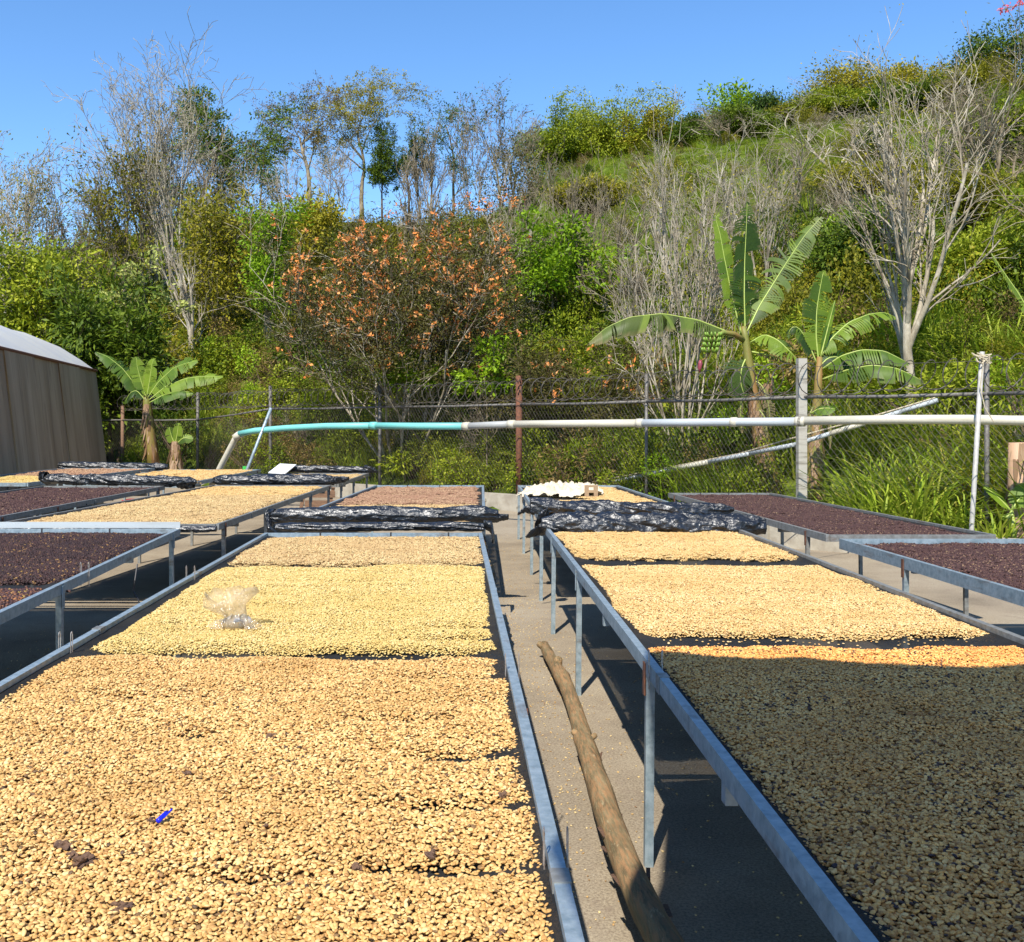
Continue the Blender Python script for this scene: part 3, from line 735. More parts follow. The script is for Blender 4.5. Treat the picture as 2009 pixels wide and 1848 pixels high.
    pile('coffee_beans', 'golden beans at the foot of the bent white pipe', 'coffee beans', 'b_light', bx(-5.65, -5.5, 14.6, 19.3), bx(-3.95, -3.78, 14.6, 19.3), 14.7, 19.1, .06, 67, cluster=.1, size=1.6, thick=.04)
    G = bed('far left bed in front of the plastic tunnel, light and dark beans', (-7.75, 14.9), (-6.3, 14.9), (-7.7, 19.9), (-5.95, 19.9),
            (15.3, 17.5, 19.6), (15.3, 17.5, 19.6), (15.5, 17.5), mat='steel')
    pile('coffee_beans', 'pale beans at the far left below the tunnel wall', 'coffee beans', 'b_yellow', bx(-7.75, -7.7, 14.9, 19.9), bx(-6.3, -5.95, 14.9, 19.9), 15.0, 17.2, .06, 68, cluster=.1, size=1.6)
    pile('coffee_cherries', 'brown cherries at the far left below the tunnel wall', 'coffee cherries', 'b_brown', bx(-7.75, -7.7, 14.9, 19.9), bx(-6.3, -5.95, 14.9, 19.9), 17.3, 19.8, .06, 69, True, cluster=.1, size=1.6)
    # beans spilled on the yard
    rng = np.random.RandomState(8)
    P = []
    for cx, cy, sx, sy, n in ((-1.95, 5.3, .25, .35, 1500), (-1.9, 4.2, .2, .35, 700), (-2.4, 7.2, .5, .8, 500), (.45, 7.5, .2, 1.8, 1100), (.42, 4.4, .16, 1.0, 260), (1.2, 5.5, .4, 1.2, 500), (.45, 12, .4, 2, 500), (3.4, 6, .4, 3, 500), (-1.8, 9.5, .3, 1.5, 400)):
        P.append(np.stack([rng.normal(cx, sx, n), rng.normal(cy, sy, n), np.full(n, .003)], 1))
    P = np.concatenate(P); N = len(P); s = rng.uniform(.7, 1.1, N)
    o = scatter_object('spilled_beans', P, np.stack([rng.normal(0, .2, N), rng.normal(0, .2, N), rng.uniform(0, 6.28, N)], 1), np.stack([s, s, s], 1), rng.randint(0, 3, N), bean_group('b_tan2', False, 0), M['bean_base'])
    tag(o, 'loose beans and crumbs spilled on the concrete below the beds', 'spilled beans', None, 'stuff')
build_beds()

# ------------------------------------------------------------------ plastic rolls
def roll(name, label, p0, p1, r, seed, mat='plastic', end=(0.7, 0.7), flat=1.0, sag=0.0, n=260, k=44, group='rolled up black plastic covers', tails=(), amp=.22, rpt=None):
    rng = np.random.RandomState(seed)
    p0 = Vector(p0); p1 = Vector(p1); d = (p1 - p0); L = d.length; d.normalize()
    side = d.cross(Vector((0, 0, 1))).normalized(); up = side.cross(d)
    vs = np.zeros(((n + 1) * k, 3))
    u = np.linspace(0, 1, n + 1)[:, None]; a = np.linspace(0, 2 * PI, k, endpoint=False)[None]
    x = u * L
    ph = a / (2 * PI) * 6
    tw = x * 3.0                       # wrinkles wind round the roll
    w1 = np.abs(fbm((ph + tw) % 6 * 1.6 + seed, x * 1.7 + seed, 2)) * 2
    w2 = fbm(ph * 2.1 + seed * 3, x * 9 + tw, 3)
    rad = r * (0.88 + amp * (0.5 - w1) + amp * .8 * w2 + amp * .6 * fbm(u * 6 + seed, u * 0 + 2, 2))
    taper = np.minimum(1, np.minimum(end[0] + (1 - end[0]) * (x / 0.12), end[1] + (1 - end[1]) * ((L - x) / 0.12)))
    taper = np.clip(taper, .05, 1)
    crs = np.abs(fbm(x * 2.6 + a * .55 + seed * 2, (np.sin(a) + 1) * .9 + x * .8, 2)); rad = rad + r * .34 * np.clip(.16 - crs, 0, 1) * 2
    rad = rad * taper
    if rpt is not None: rad = rad * np.interp(u, rpt[0], rpt[1])
    cz = -sag * np.sin(u * PI) + 0.25 * r * fbm(u * 4 + seed, u * 0, 2)
    co = (np.array(p0)[None, None] + np.array(d)[None, None] * x[..., None]
          + np.array(side)[None, None] * (rad * np.cos(a))[..., None]
          + np.array(up)[None, None] * (rad * np.sin(a) * flat + cz)[..., None])
    v = co.reshape(-1, 3)
    i = np.arange(n)[:, None] * k + np.arange(k)[None]; j = np.arange(n)[:, None] * k + (np.arange(k)[None] + 1) % k
    f = np.stack([i, j, j + k, i + k], -1).reshape(-1, 4)
    nv = len(v); v = np.concatenate([v, co[0].mean(0)[None], co[-1].mean(0)[None]])
    c = np.arange(k); f2 = np.concatenate([np.stack([c, (c + 1) % k, np.full(k, nv)], 1)[:, ::-1], np.stack([c + n * k, (c + 1) % k + n * k, np.full(k, nv + 1)], 1)])
    t = empty(name, (p0.x, p0.y, p0.z - r), label, 'plastic roll', group)
    link('rolled_sheet', mesh_np('rolled_sheet', v, [f, f2], smooth=True), M[mat], t)
    for q, tail in enumerate(tails):    # loose crumpled flap: list of points with widths
        tp, tw_ = tail
        m = 24; vv = []; ff = []
        for a_ in range(m + 1):
            s = a_ / m * (len(tp) - 1); i0 = min(int(s), len(tp) - 2); fr = s - i0
            c0 = Vector(tp[i0]).lerp(Vector(tp[i0 + 1]), fr); ww = tw_[i0] * (1 - fr) + tw_[i0 + 1] * fr
            for b_ in range(13):
                th = 2 * PI * b_ / 12
                rr = ww * (1 + .5 * float(fbm(np.array([a_ * .35 + q]), np.array([b_ * .9 + seed]), 2)[0]))
                vv.append((c0.x + rr * .25 * math.cos(th), c0.y + rr * .8 * math.cos(th + .5), c0.z + rr * math.sin(th)))
        for a_ in range(m):
            for b_ in range(12):
                z = a_ * 13 + b_; ff.append((z, z + 1, z + 14, z + 13))
        me = bpy.data.meshes.new('loose_flap'); me.from_pydata(vv, [], ff); me.update()
        link('loose_flap', me, M[mat], t)
    return t

def build_rolls():
    # A: straight roll over the joint of the two central beds
    Y = 8.9
    p = lambda px, py, y: U(px, py, y)
    roll('plastic_roll', 'straight black roll lying across the left central bed, tail at its right end', p(528, 1011, Y), p(978, 1009, Y), .072, 3, end=(.8, .5), amp=.20,
         tails=[([p(540, 1010, Y), p(528, 1018, Y), p(530, 1040, Y - .1), p(545, 1048, Y - .2)], [.05, .09, .05, .02]), ([p(960, 1015, Y), p(985, 1015, Y), p(997, 1014, Y)], [.05, .03, .025])])
    Y = 8.45
    roll('plastic_roll', 'thin flattened black roll just below the straight one, on the left central bed', p(540, 1034, Y), p(950, 1033, Y), .048, 4, flat=.8, end=(.6, .9), amp=.25,
         tails=[([p(950, 1028, Y), p(965, 1035, Y), p(968, 1055, 8.3), p(966, 1062, 8.2)], [.035, .05, .045, .02])])
    # B: two fat rolls
    Y = 8.75
    roll('plastic_roll', 'fat crumpled black roll across the right-hand bed, nearest of the fat ones', U(1062, 1028, 8.38), U(1500, 1030, 8.38), .108, 7, sag=0.015, end=(.6, .75), amp=.30, flat=.95,
         rpt=([0, .12, .5, .85, 1], [.75, 1.05, 1.1, 1.0, .85]),
         tails=[([p(1080, 1030, Y), p(1060, 1040, Y), p(1040, 1048, Y - .1), p(1033, 1053, Y - .1)], [.07, .05, .03, .015]), ([p(1075, 1005, Y), p(1058, 1018, Y), p(1050, 1032, Y)], [.05, .05, .03])])
    Y = 9.7
    roll('plastic_roll', 'sagging black roll behind the fat one, looped tail at its left end', p(1040, 994, Y), p(1440, 998, Y), .090, 9, sag=.03, end=(.8, .35), amp=.30, rpt=([0, .5, .8, 1], [1, 1, .85, .6]),
         tails=[([p(1048, 998, Y), p(1030, 1000, Y), p(1016, 1008, Y)], [.06, .03, .015])])
    # D / E / F / G
    roll('plastic_roll', 'long twisted black roll left of centre, at the end of the golden bed', p(418, 942, 14.5), p(655, 942, 14.5), .085, 12, end=(.5, .6), amp=.22,
         tails=[([p(640, 943, 14.5), p(660, 942, 14.5), p(684, 939, 14.5)], [.07, .06, .03])])
    roll('plastic_roll', 'black roll at the far end of the bed with the white board', p(560, 919, 17.9), p(722, 922, 17.9), .065, 13, end=(.7, .8), amp=.2,
         tails=[([p(715, 920, 17.9), p(735, 922, 17.9), p(741, 925, 17.9)], [.07, .05, .02]), ([p(725, 922, 17.9), p(727, 938, 17.9)], [.04, .02])])
    roll('plastic_roll', 'crumpled black roll in front of the far left beds', p(85, 940, 14.2), p(385, 944, 14.2), .075, 14, end=(.9, .4), amp=.3,
         tails=[([p(350, 948, 14.2), p(365, 951, 14.2), p(380, 951, 14.2)], [.08, .06, .05]), ([p(92, 938, 14.2), p(80, 936, 14.2)], [.09, .07])])
    roll('plastic_roll', 'black roll lying against the foot of the tunnel wall', p(115, 914, 20), p(330, 916, 20), .085, 15, end=(.8, .5), amp=.25)
    roll('plastic_roll', 'flat black cover folded along the near rim of the golden left bed', p(0, 1036, 8.62) + Vector((-.3, 0, 0)), p(425, 1037, 8.62), .03, 16, end=(.8, .8), amp=.25, flat=.9)
build_rolls()

def build_hanging_sheet():
    n, m = 26, 12; vs = []
    for j in range(n + 1):
        y = 6.75 + 1.35 * j / n
        for i in range(m + 1):
            u = i / m; dep = .24 + .20 * float(fbm(np.array([j * .35]), np.array([3.]), 2)[0]) + .10 * (j / n)
            vs.append((.178 + .02 * u + .045 * float(fbm(np.array([j * .5 + u]), np.array([u * 3.5]), 3)[0]) * (u + .15) * 2, y + .02 * math.sin(u * 5 + j), RIM + .004 - dep * u))
    fs = [(j * (m + 1) + i, j * (m + 1) + i + 1, (j + 1) * (m + 1) + i + 1, (j + 1) * (m + 1) + i) for j in range(n) for i in range(m)]
    me = bpy.data.meshes.new('hanging_sheet'); me.from_pydata(vs, [], fs); me.polygons.foreach_set('use_smooth', np.full(len(me.polygons), True)); me.update()
    tag(link('hanging_sheet', me, M['plastic']), 'black plastic sheet hanging down the aisle side of the left central bed', 'plastic sheet')
build_hanging_sheet()

# ------------------------------------------------------------------ things on the beds and on the yard
def build_props():
    # log: unprojected with the near end raised
    pts = [(1067, 1262, .075), (1072, 1275, .075), (1086, 1302, .08), (1104, 1330, .09), (1120, 1368, .10), (1135, 1415, .115), (1150, 1462, .13), (1168, 1520, .15), (1190, 1590, .175), (1213, 1655, .20), (1240, 1722, .225), (1270, 1790, .25), (1310, 1860, .28), (1360, 1960, .31)]
    P = []; 
    for px, py, z in pts:
        Y = FPX * (CAMZ - z) / (py - CY); P.append(Vector(((px - CX) / FPX * Y, Y, z)))
    rads = [.026, .036, .038, .043, .040, .043, .045, .047, .047, .046, .045, .046, .046, .046]
    # resample and roughen
    n = 90; k = 18; V = []
    dist = [0]
    for a, b in zip(P[:-1], P[1:]): dist.append(dist[-1] + (b - a).length)
    T = np.linspace(0, dist[-1], n)
    C = np.stack([np.interp(T, dist, [p[i] for p in P]) for i in range(3)], 1)
    for _ in range(2): C[1:-1] = (C[:-2] + C[1:-1] * 2 + C[2:]) / 4
    Rr = np.interp(T, dist, rads)
    t = empty('fallen_log', (C[20][0], C[20][1], 0), 'crooked bark-stripped log lying in the aisle between the two central beds', 'log')
    d = np.gradient(C, axis=0); d /= np.linalg.norm(d, axis=1)[:, None]
    x = np.cross(d, [0, 0, 1]); x /= np.linalg.norm(x, axis=1)[:, None]; z = np.cross(x, d)
    a = np.linspace(0, 2 * PI, k, endpoint=False)
    nz = 1 + .16 * fbm(a[None] * 1.3 + T[:, None] * .5, T[:, None] * 3.2 + a[None] * .01, 3) + .10 * np.exp(-((T[:, None] - dist[3]) / .05) ** 2) + .15 * np.exp(-((T[:, None] - dist[5] - .35) / .04) ** 2) * np.cos(a[None])
    V = C[:, None] + (x[:, None] * np.cos(a)[None, :, None] + z[:, None] * np.sin(a)[None, :, None]) * (Rr[:, None] * nz)[..., None]
    V[0] = V[0] * .5 + C[0] * .5
    i = np.arange(n - 1)[:, None] * k + np.arange(k)[None]; j = np.arange(n - 1)[:, None] * k + (np.arange(k)[None] + 1) % k
    f = np.stack([i, j, j + k, i + k], -1).reshape(-1, 4)
    v = V.reshape(-1, 3); nv = len(v); v = np.concatenate([v, C[[0, -1]]]); c = np.arange(k)
    f2 = np.concatenate([np.stack([c, (c + 1) % k, np.full(k, nv)], 1)[:, ::-1], np.stack([c + (n - 1) * k, (c + 1) % k + (n - 1) * k, np.full(k, nv + 1)], 1)])
    link('trunk', mesh_np('trunk', v, [f, f2], smooth=True), M['log'], t)
    # branch stubs
    for q, ln, rr, dx in ((3, .05, .022, 1), (14, .05, .028, -.2), (43, .035, .016, 1), (44, .03, .013, -1)):
        q = min(q, n - 1); c0 = Vector(C[q]); dr = (Vector(x[q]) * dx + Vector((0, 0, .6)) - Vector(d[q]) * .4).normalized()
        MB().tube([c0 + dr * .02, c0 + dr * (Rr[q] + ln * .4), c0 + dr * (Rr[q] + ln * .65)], [rr * 1.2, rr, rr * .75], 9).build('branch_stub', M['log'], t, True)
    # peeling bark strips
    rng = random.Random(2)
    for q in range(14):
        s = rng.randint(46, 84); c0 = Vector(C[s]); sd = rng.choice((-1, -1, 1))
        o = Vector(x[s]) * sd * Rr[s] * .9 + Vector(z[s]) * rng.uniform(-.8, .5) * Rr[s]
        dr = (Vector(d[s]) * rng.uniform(-1, -.7) + Vector(x[s]) * sd * rng.uniform(.02, .14)).normalized()
        L = rng.uniform(.04, .15)
        MB().beam(c0 + o, c0 + o + dr * L, rng.uniform(.006, .014), .002, up=(0, 0, 1)).build('bark_strip', M['husk'], t)
    # second log further in the frame corner is the same trunk; fallen timber at the bed leg
    # clear plastic bag
    base = U(462, 1232, 4.38); base.z = NETZ + .03
    n, k = 26, 40
    prof = [(0.0, .060), (.10, .066), (.2, .060), (.32, .052), (.45, .050), (.58, .058), (.7, .082), (.82, .105), (.92, .112), (1.0, .108)]
    vs = []
    for j in range(n + 1):
        s = j / n
        r = np.interp(s, [a for a, b in prof], [b for a, b in prof])
        for i in range(k):
            a = 2 * PI * i / k
            rr = r * (1 + .16 * math.sin(3 * a + 1 + s) * s + .07 * math.sin(11 * a + 4 * s) + .05 * math.sin(17 * a - 3 * s))
            rr *= .9 * (1 + .3 * float(fbm(np.array([math.cos(a) * 1.8 + s * 2.2]), np.array([math.sin(a) * 1.8 + s * 1.5 + 9]), 3)[0]) * (.3 + s))
            lean = -.048 * max(0, (s - .4)) / .6
            vs.append((base.x + rr * math.cos(a) + lean, base.y + rr * .62 * math.sin(a), base.z + .150 * s + .030 * s * float(fbm(np.array([math.cos(a) * 2.5 + 3]), np.array([math.sin(a) * 2.5]), 2)[0]) + .018 * s * math.cos(a - .3) + .016 * s * math.sin(a) + (.012 * math.sin(2 * a + 2) * s)))
    fs = [(j * k + i, j * k + (i + 1) % k, (j + 1) * k + (i + 1) % k, (j + 1) * k + i) for j in range(n) for i in range(k)]
    t = empty('plastic_bag', base, 'crumpled clear plastic bag standing open on the pale yellow beans', 'plastic bag')
    me = bpy.data.meshes.new('bag_film'); me.from_pydata(vs, [], fs + [tuple(range(k))[::-1]]); me.polygons.foreach_set('use_smooth', np.full(len(me.polygons), True)); me.update()
    link('bag_film', me, M['film'], t)
    vs = []; rng = random.Random(5)
    for j in range(7):
        for i in range(20):
            a = 2 * PI * i / 20; s = j / 6
            rr = .052 * math.sin(PI * (.15 + .85 * s) * .93) * (1 + .2 * math.sin(4 * a + s * 3)) + .003
            vs.append((base.x + rr * 1.0 * math.cos(a) + .006, base.y + rr * .55 * math.sin(a), base.z + .050 * (1 - s) ** .8 * (1 + .2 * math.sin(3 * a))))
    fs = [(j * 20 + i, j * 20 + (i + 1) % 20, (j + 1) * 20 + (i + 1) % 20, (j + 1) * 20 + i) for j in range(6) for i in range(20)]
    me = bpy.data.meshes.new('bag_contents'); me.from_pydata(vs, [], fs); me.update()
    link('bag_contents', me, m_simple('grey_packing', (0.18, 0.18, 0.18), (0.30, 0.28, 0.27), 30, 0.35), t)
    for sx in (-1, 1):
        q = [(base.x + sx * .05, base.y - .02, base.z + .045), (base.x + sx * .085, base.y - .01, base.z + .035), (base.x + sx * .125, base.y, base.z + .008), (base.x + sx * .09, base.y - .03, base.z + .002), (base.x + sx * .045, base.y - .04, base.z + .002)]
        m_ = MB(); m_.add(q, [(0, 1, 4), (1, 3, 4), (1, 2, 3)]); m_.build('bag_corner', M['film'], t)
    # blue pen cap
    c = U(320, 1622, 2.24); c.z = NETZ + .045
    d = Vector((.25, .95, .18)).normalized()
    t = empty('pen_cap', c, 'bright blue plastic pen cap lying on the tan beans', 'pen cap')
    MB().tube([c - d * .022, c - d * .020, c + d * .006, c + d * .016], [.003, .0062, .0048, .004], 10).build('cap_body', M['blue'], t, True)
    sd = Vector((.95, -.2, .2)).normalized()
    MB().beam(c - d * .008 + sd * .0065, c + d * .026 + sd * .0065, .004, .002).build('clip', M['blue'], t)
    # husks and twigs on the near beans
    rng = random.Random(9)
    spots = [(120, 1660, .020), (140, 1678, .014), (165, 1690, .024), (365, 1520, .018), (295, 1610, .014), (450, 1600, .010), (845, 1675, .013), (240, 1780, .018), (1070, 1480, .012), (530, 1445, .016), (140, 1378, .018), (880, 1520, .009), (1060, 1600, .010), (700, 1700, .012), (985, 1560, .013), (60, 1560, .010), (1055, 1745, .016), (520, 1620, .008), (980, 1830, .012), (1280, 1655, .008)]
    lab = {0: 'dark husk clump, uppermost of the three left of the blue cap', 1: 'small dark husk in the middle of the three left of the blue cap', 2: 'largest dark husk clump, lowest of the three left of the blue cap', 3: 'dark husk clump on the tan beans above and right of the blue cap', 4: 'small dark husk just above the blue cap', 7: 'dark husk clump low on the tan beans, below and left of the blue cap', 6: 'dark husk on the dark gap near the right rail of the bag bed'}
    for i, (px, py, r) in enumerate(spots):
        Y = FPX * (CAMZ - NETZ - .03) / (py - CY); c = Vector(((px - CX) / FPX * Y, Y, NETZ + .030))
        if c.x > .10: continue
        import bmesh
        bm = bmesh.new(); bmesh.ops.create_icosphere(bm, subdivisions=3, radius=r * .75)
        for v in bm.verts:
            k_ = 1 + 1.3 * float(fbm(np.array([v.co.x * 160 + i]), np.array([v.co.y * 160 + v.co.z * 130]), 3)[0])
            v.co = Vector((v.co.x * k_ * 1.2, v.co.y * k_ * .8, v.co.z * k_ * .6))
        me = bpy.data.meshes.new('husk'); bm.to_mesh(me); bm.free()
        o = link('dry_husk', me, M['husk']); o.location = c; o.rotation_euler = (0, 0, rng.uniform(0, 6))
        tag(o, lab.get(i, 'small dark husk lying apart from the others on the tan beans'), 'husk', 'dark husks scattered on the tan beans')
    # cream cloth heap
    rng = np.random.RandomState(3)
    gx = np.linspace(-1, 1, 70); gy = np.linspace(-1, 1, 46); GX, GY = np.meshgrid(gx, gy)
    e = np.clip(1 - np.maximum(np.abs(GX), np.abs(GY)) ** 3, 0, 1)
    ridg = np.abs(fbm(GX * 2.3 + 3 + GY * .8, GY * 4 + 7, 4))
    H = e ** .5 * (.02 + .20 * np.clip(0.5 - ridg * 2.6, 0, 1) + .13 * np.abs(fbm(GX * 4 + GY * 4, GY * 6 - GX * 2, 3)) + .06 * np.clip(fbm(GX * 1.5 + 4, GY * 1.5, 1) + .3, 0, 1))
    c = Vector((1.27, 12.75, NETZ + .035))
    wx = .52 + .10 * fbm(GY * 2, GX * .3 + 5, 2); V = np.stack([c.x + GX * wx * 1.12 + .03 * GY, c.y + GY * (.50 + .12 * fbm(GX * 2.5, GX * 0 + 9, 3)), c.z + np.clip(H * np.clip((1.15 - np.sqrt(GX ** 2 + GY ** 2)) * 2.2, 0, 1), 0.004, 1) - .02], -1).reshape(-1, 3)
    nx, ny = 70, 46
    mk = (1 - np.sqrt(GX ** 2 + GY ** 2) + .35 * fbm(GX * 2.2 + 9, GY * 2.2, 3)) > .12
    i = (np.arange(ny - 1)[:, None] * nx + np.arange(nx - 1)[None])[mk[:-1, :-1]]
    o = link('cloth_heap', mesh_np('cloth_heap', V, np.stack([i, i + 1, i + nx + 1, i + nx], 1), smooth=True), M['cloth'])
    tag(o, 'crumpled cream cloth heaped on the bed behind the fat rolls', 'cloth')
    # small board with two finger holes (thin frame pieces)
    b = U(1160, 957, 12.35); b.z = NETZ + .09
    t = empty('wooden_block', b, 'small brown board with two holes standing beside the cream cloth', 'board')
    m_ = MB()
    for z0, z1 in ((-.085, -.055), (-.015, .015), (.05, .075)): m_.box(b.x - .055, b.x + .055, b.y - .012, b.y + .012, b.z + z0, b.z + z1)
    for sx in (-1, 1): m_.box(b.x + sx * .055 - .025, b.x + sx * .055 + .025, b.y - .0125, b.y + .0125, b.z - .086, b.z + .076)
    m_.build('panel', M['ply'], t)
    # white board on far bed
    o = MB().beam((-3.28, 17.3, RIM + .02), (-3.18, 17.85, RIM + .15), .30, .015, up=(0, -.3, 1)).build('white_board', M['white_board'])
    o.location = (.17, 0, 0)
    tag(o, 'white board propped at the left corner of a far bed, beside a black roll', 'board')
    # wooden crate trestle behind the beds
    t = empty('wooden_crate', (-2.55, 19.0, 0), 'old wooden crate standing on the ground behind the far beds', 'crate')
    for z in (.15, .32, .49): MB().box(-2.85, -2.3, 18.7, 18.72, z - .06, z + .06).build('slat', M['wood'], t)
    for x in (-2.84, -2.33): MB().beam((x - .1, 18.74, 0), (x + .03, 18.74, .6), .06, .04, up=(0, 1, 0)).build('leg', M['wood'], t)
    MB().box(-2.85, -2.3, 18.76, 19.2, .5, .55).build('top', M['wood'], t)
    t = empty('red_crate', (-5.3, 17.2, 0), 'red plastic crate on the ground under the far left beds', 'crate')
    MB().box(-5.6, -5.05, 17.0, 17.35, 0.02, .30).build('body', M['red'], t)
    MB().box(-5.62, -5.03, 16.98, 17.37, .30, .34).build('rim', M['red'], t)
    # green clothes peg on far rim
    c = U(483 * 1.0, 921, 19.28); c = Vector((-4.05, 19.28, RIM + .02))
    o = MB().box(c.x - .05, c.x + .03, c.y - .03, c.y + .01, c.z - .03, c.z + .04).build('clothes_peg', M['green_plastic'])
    tag(o, 'bright green plastic clip on the rim of a far bed near the bent pipe', 'clip')
    # cord hanging from the rail of the left cherry bed
    a = Vector((-2.13, 6.75, .68))
    o = MB().tube([a, a + Vector((.0, -.05, -.10)), a + Vector((-.01, -.05, -.17)), a + Vector((.03, -.08, -.22)), a + Vector((.06, -.1, -.30)), a + Vector((.10, -.14, -.36))], .005, 5).build('black_cord', M['black_sleeve'])
    tag(o, 'short black cord dangling under the rail of the left cherry bed', 'cord')
build_props()

# ------------------------------------------------------------------ pipes and fence
def build_pipe():
    def on(px, py, dy=0):
        # line of the pipe in plan
        k = (px - CX) / FPX
        Y = (19.5 + (-4.2) * -.752 * -1) / 1
        Y = (19.5 - 4.2 * .752) / (1 + .752 * k)
        return U(px, py, Y + dy)
    t = empty('water_pipe', on(1250, 832), 'long PVC pipe, teal then white, running along the fence at eye level', 'pipe')
    def seg(name, pts, r, m, label=None):
        o = MB().tube([on(*p) for p in pts], r, 14).build(name, M[m], t, True)
        if label: o['label'] = label
        return o
    seg('pipe_section', [(470, 851), (500, 845), (560, 840), (640, 836), (733, 835)], .056, 'pvc_teal', 'teal pipe section')
    seg('pipe_section', [(733, 835), (820, 836), (915, 836)], .056, 'pvc_teal', 'teal pipe section')
    seg('pipe_section', [(915, 836), (960, 834), (1004, 832)], .054, 'pvc_grey', 'grey pipe section')
    seg('pipe_section', [(1004, 832), (1130, 831), (1255, 830)], .054, 'pvc_white')
    seg('pipe_section', [(1255, 830), (1350, 829), (1440, 828), (1565, 827)], .054, 'pvc_cool', 'greyer pipe section')
    seg('pipe_section', [(1565, 826), (1750, 823), (1900, 823), (2060, 826), (2300, 828)], .056, 'pvc_white')
    seg('down_pipe', [(470, 851), (462, 860), (432, 917), (415, 952)], .058, 'pvc_white', 'pale downpipe at the bend')
    for px, py in ((733, 835), (915, 836), (1004, 832), (1255, 830), (1440, 828), (1567, 827), (1573, 827)):
        a = on(px - 6, py); b = on(px + 6, py)
        MB().tube([a, b], .064, 14).build('coupling', M['pvc_white' if px > 900 else 'pvc_teal'], t, True)
    a = on(468, 853); MB().tube([a + Vector((-.08, 0, -.06)), a + Vector((0, 0, 0)), a + Vector((.09, 0, .02))], .068, 12).build('elbow', M['pvc_white'], t, True)
    # leaning struts
    y = on(510, 850).y - .12
    o = MB().tube([U(532, 800, y), U(485, 921, y), U(470, 960, y)], .03, 10).build('leaning_strut', M['steel'], None, True)
    tag(o, 'thin pale strut leaning across the bend of the teal pipe', 'strut')
    o = MB().tube([U(1927, 690, 11.6), U(1906, 1040, 11.6), U(1903, 1110, 11.6)], .027, 12).build('leaning_pole', m_simple('pale_pole', (0.46, 0.44, 0.40), (0.33, 0.31, 0.27), 14, .55, .1), None, True)
    tag(o, 'tall galvanised pole leaning in front of the white pipe at right, twine round its top', 'pole')
    tw = MB(); rng = random.Random(1)
    for k in range(7):
        c = U(1926, 700, 11.56); a = rng.uniform(0, 6)
        tw.tube([c + Vector((rng.uniform(-.12, .12), rng.uniform(-.04, .02), rng.uniform(-.08, .05))) for _ in range(4)], .008, 4)
    tw.tube([U(1930, 705, 11.54), U(1923, 760, 11.54), U(1932, 800, 11.54), U(1950, 828, 11.54)], .006, 4)
    tag(tw.build('twine', M['rope']), 'loose twine knotted round the top of the leaning pole', 'twine')
    # sloping pipe on the bank behind the fence
    a = U(1185, 948, 18.0); b = U(1560, 872, 14.55); c = U(1840, 785, 13.9)
    t = empty('bank_pipe', a, 'thin grey-white pipe slanting up the bank behind the fence', 'pipe')
    n = 9; P = [a.lerp(b, i / 5) for i in range(5)] + [b.lerp(c, i / 4) for i in range(5)]
    for i in range(9):
        MB().tube([P[i], P[i + 1]], .032 + (.006 if i in (2, 6) else 0), 10).build('pipe_section', M[('pvc_cool', 'pvc_teal', 'pvc_white')[1 if i == 1 else (2 if i in (2, 6) else 0)]] if i != 1 else M['pvc_cool'], t, True)
    tag(MB().tube([U(1150, 948, 18.3), U(1450, 890, 15.5), U(1560, 858, 14.6), U(1700, 820, 14.2), U(1835, 780, 13.95)], .010, 6).build('slack_rope', M['rope']), 'pale rope running just above the slanting pipe on the bank', 'rope')

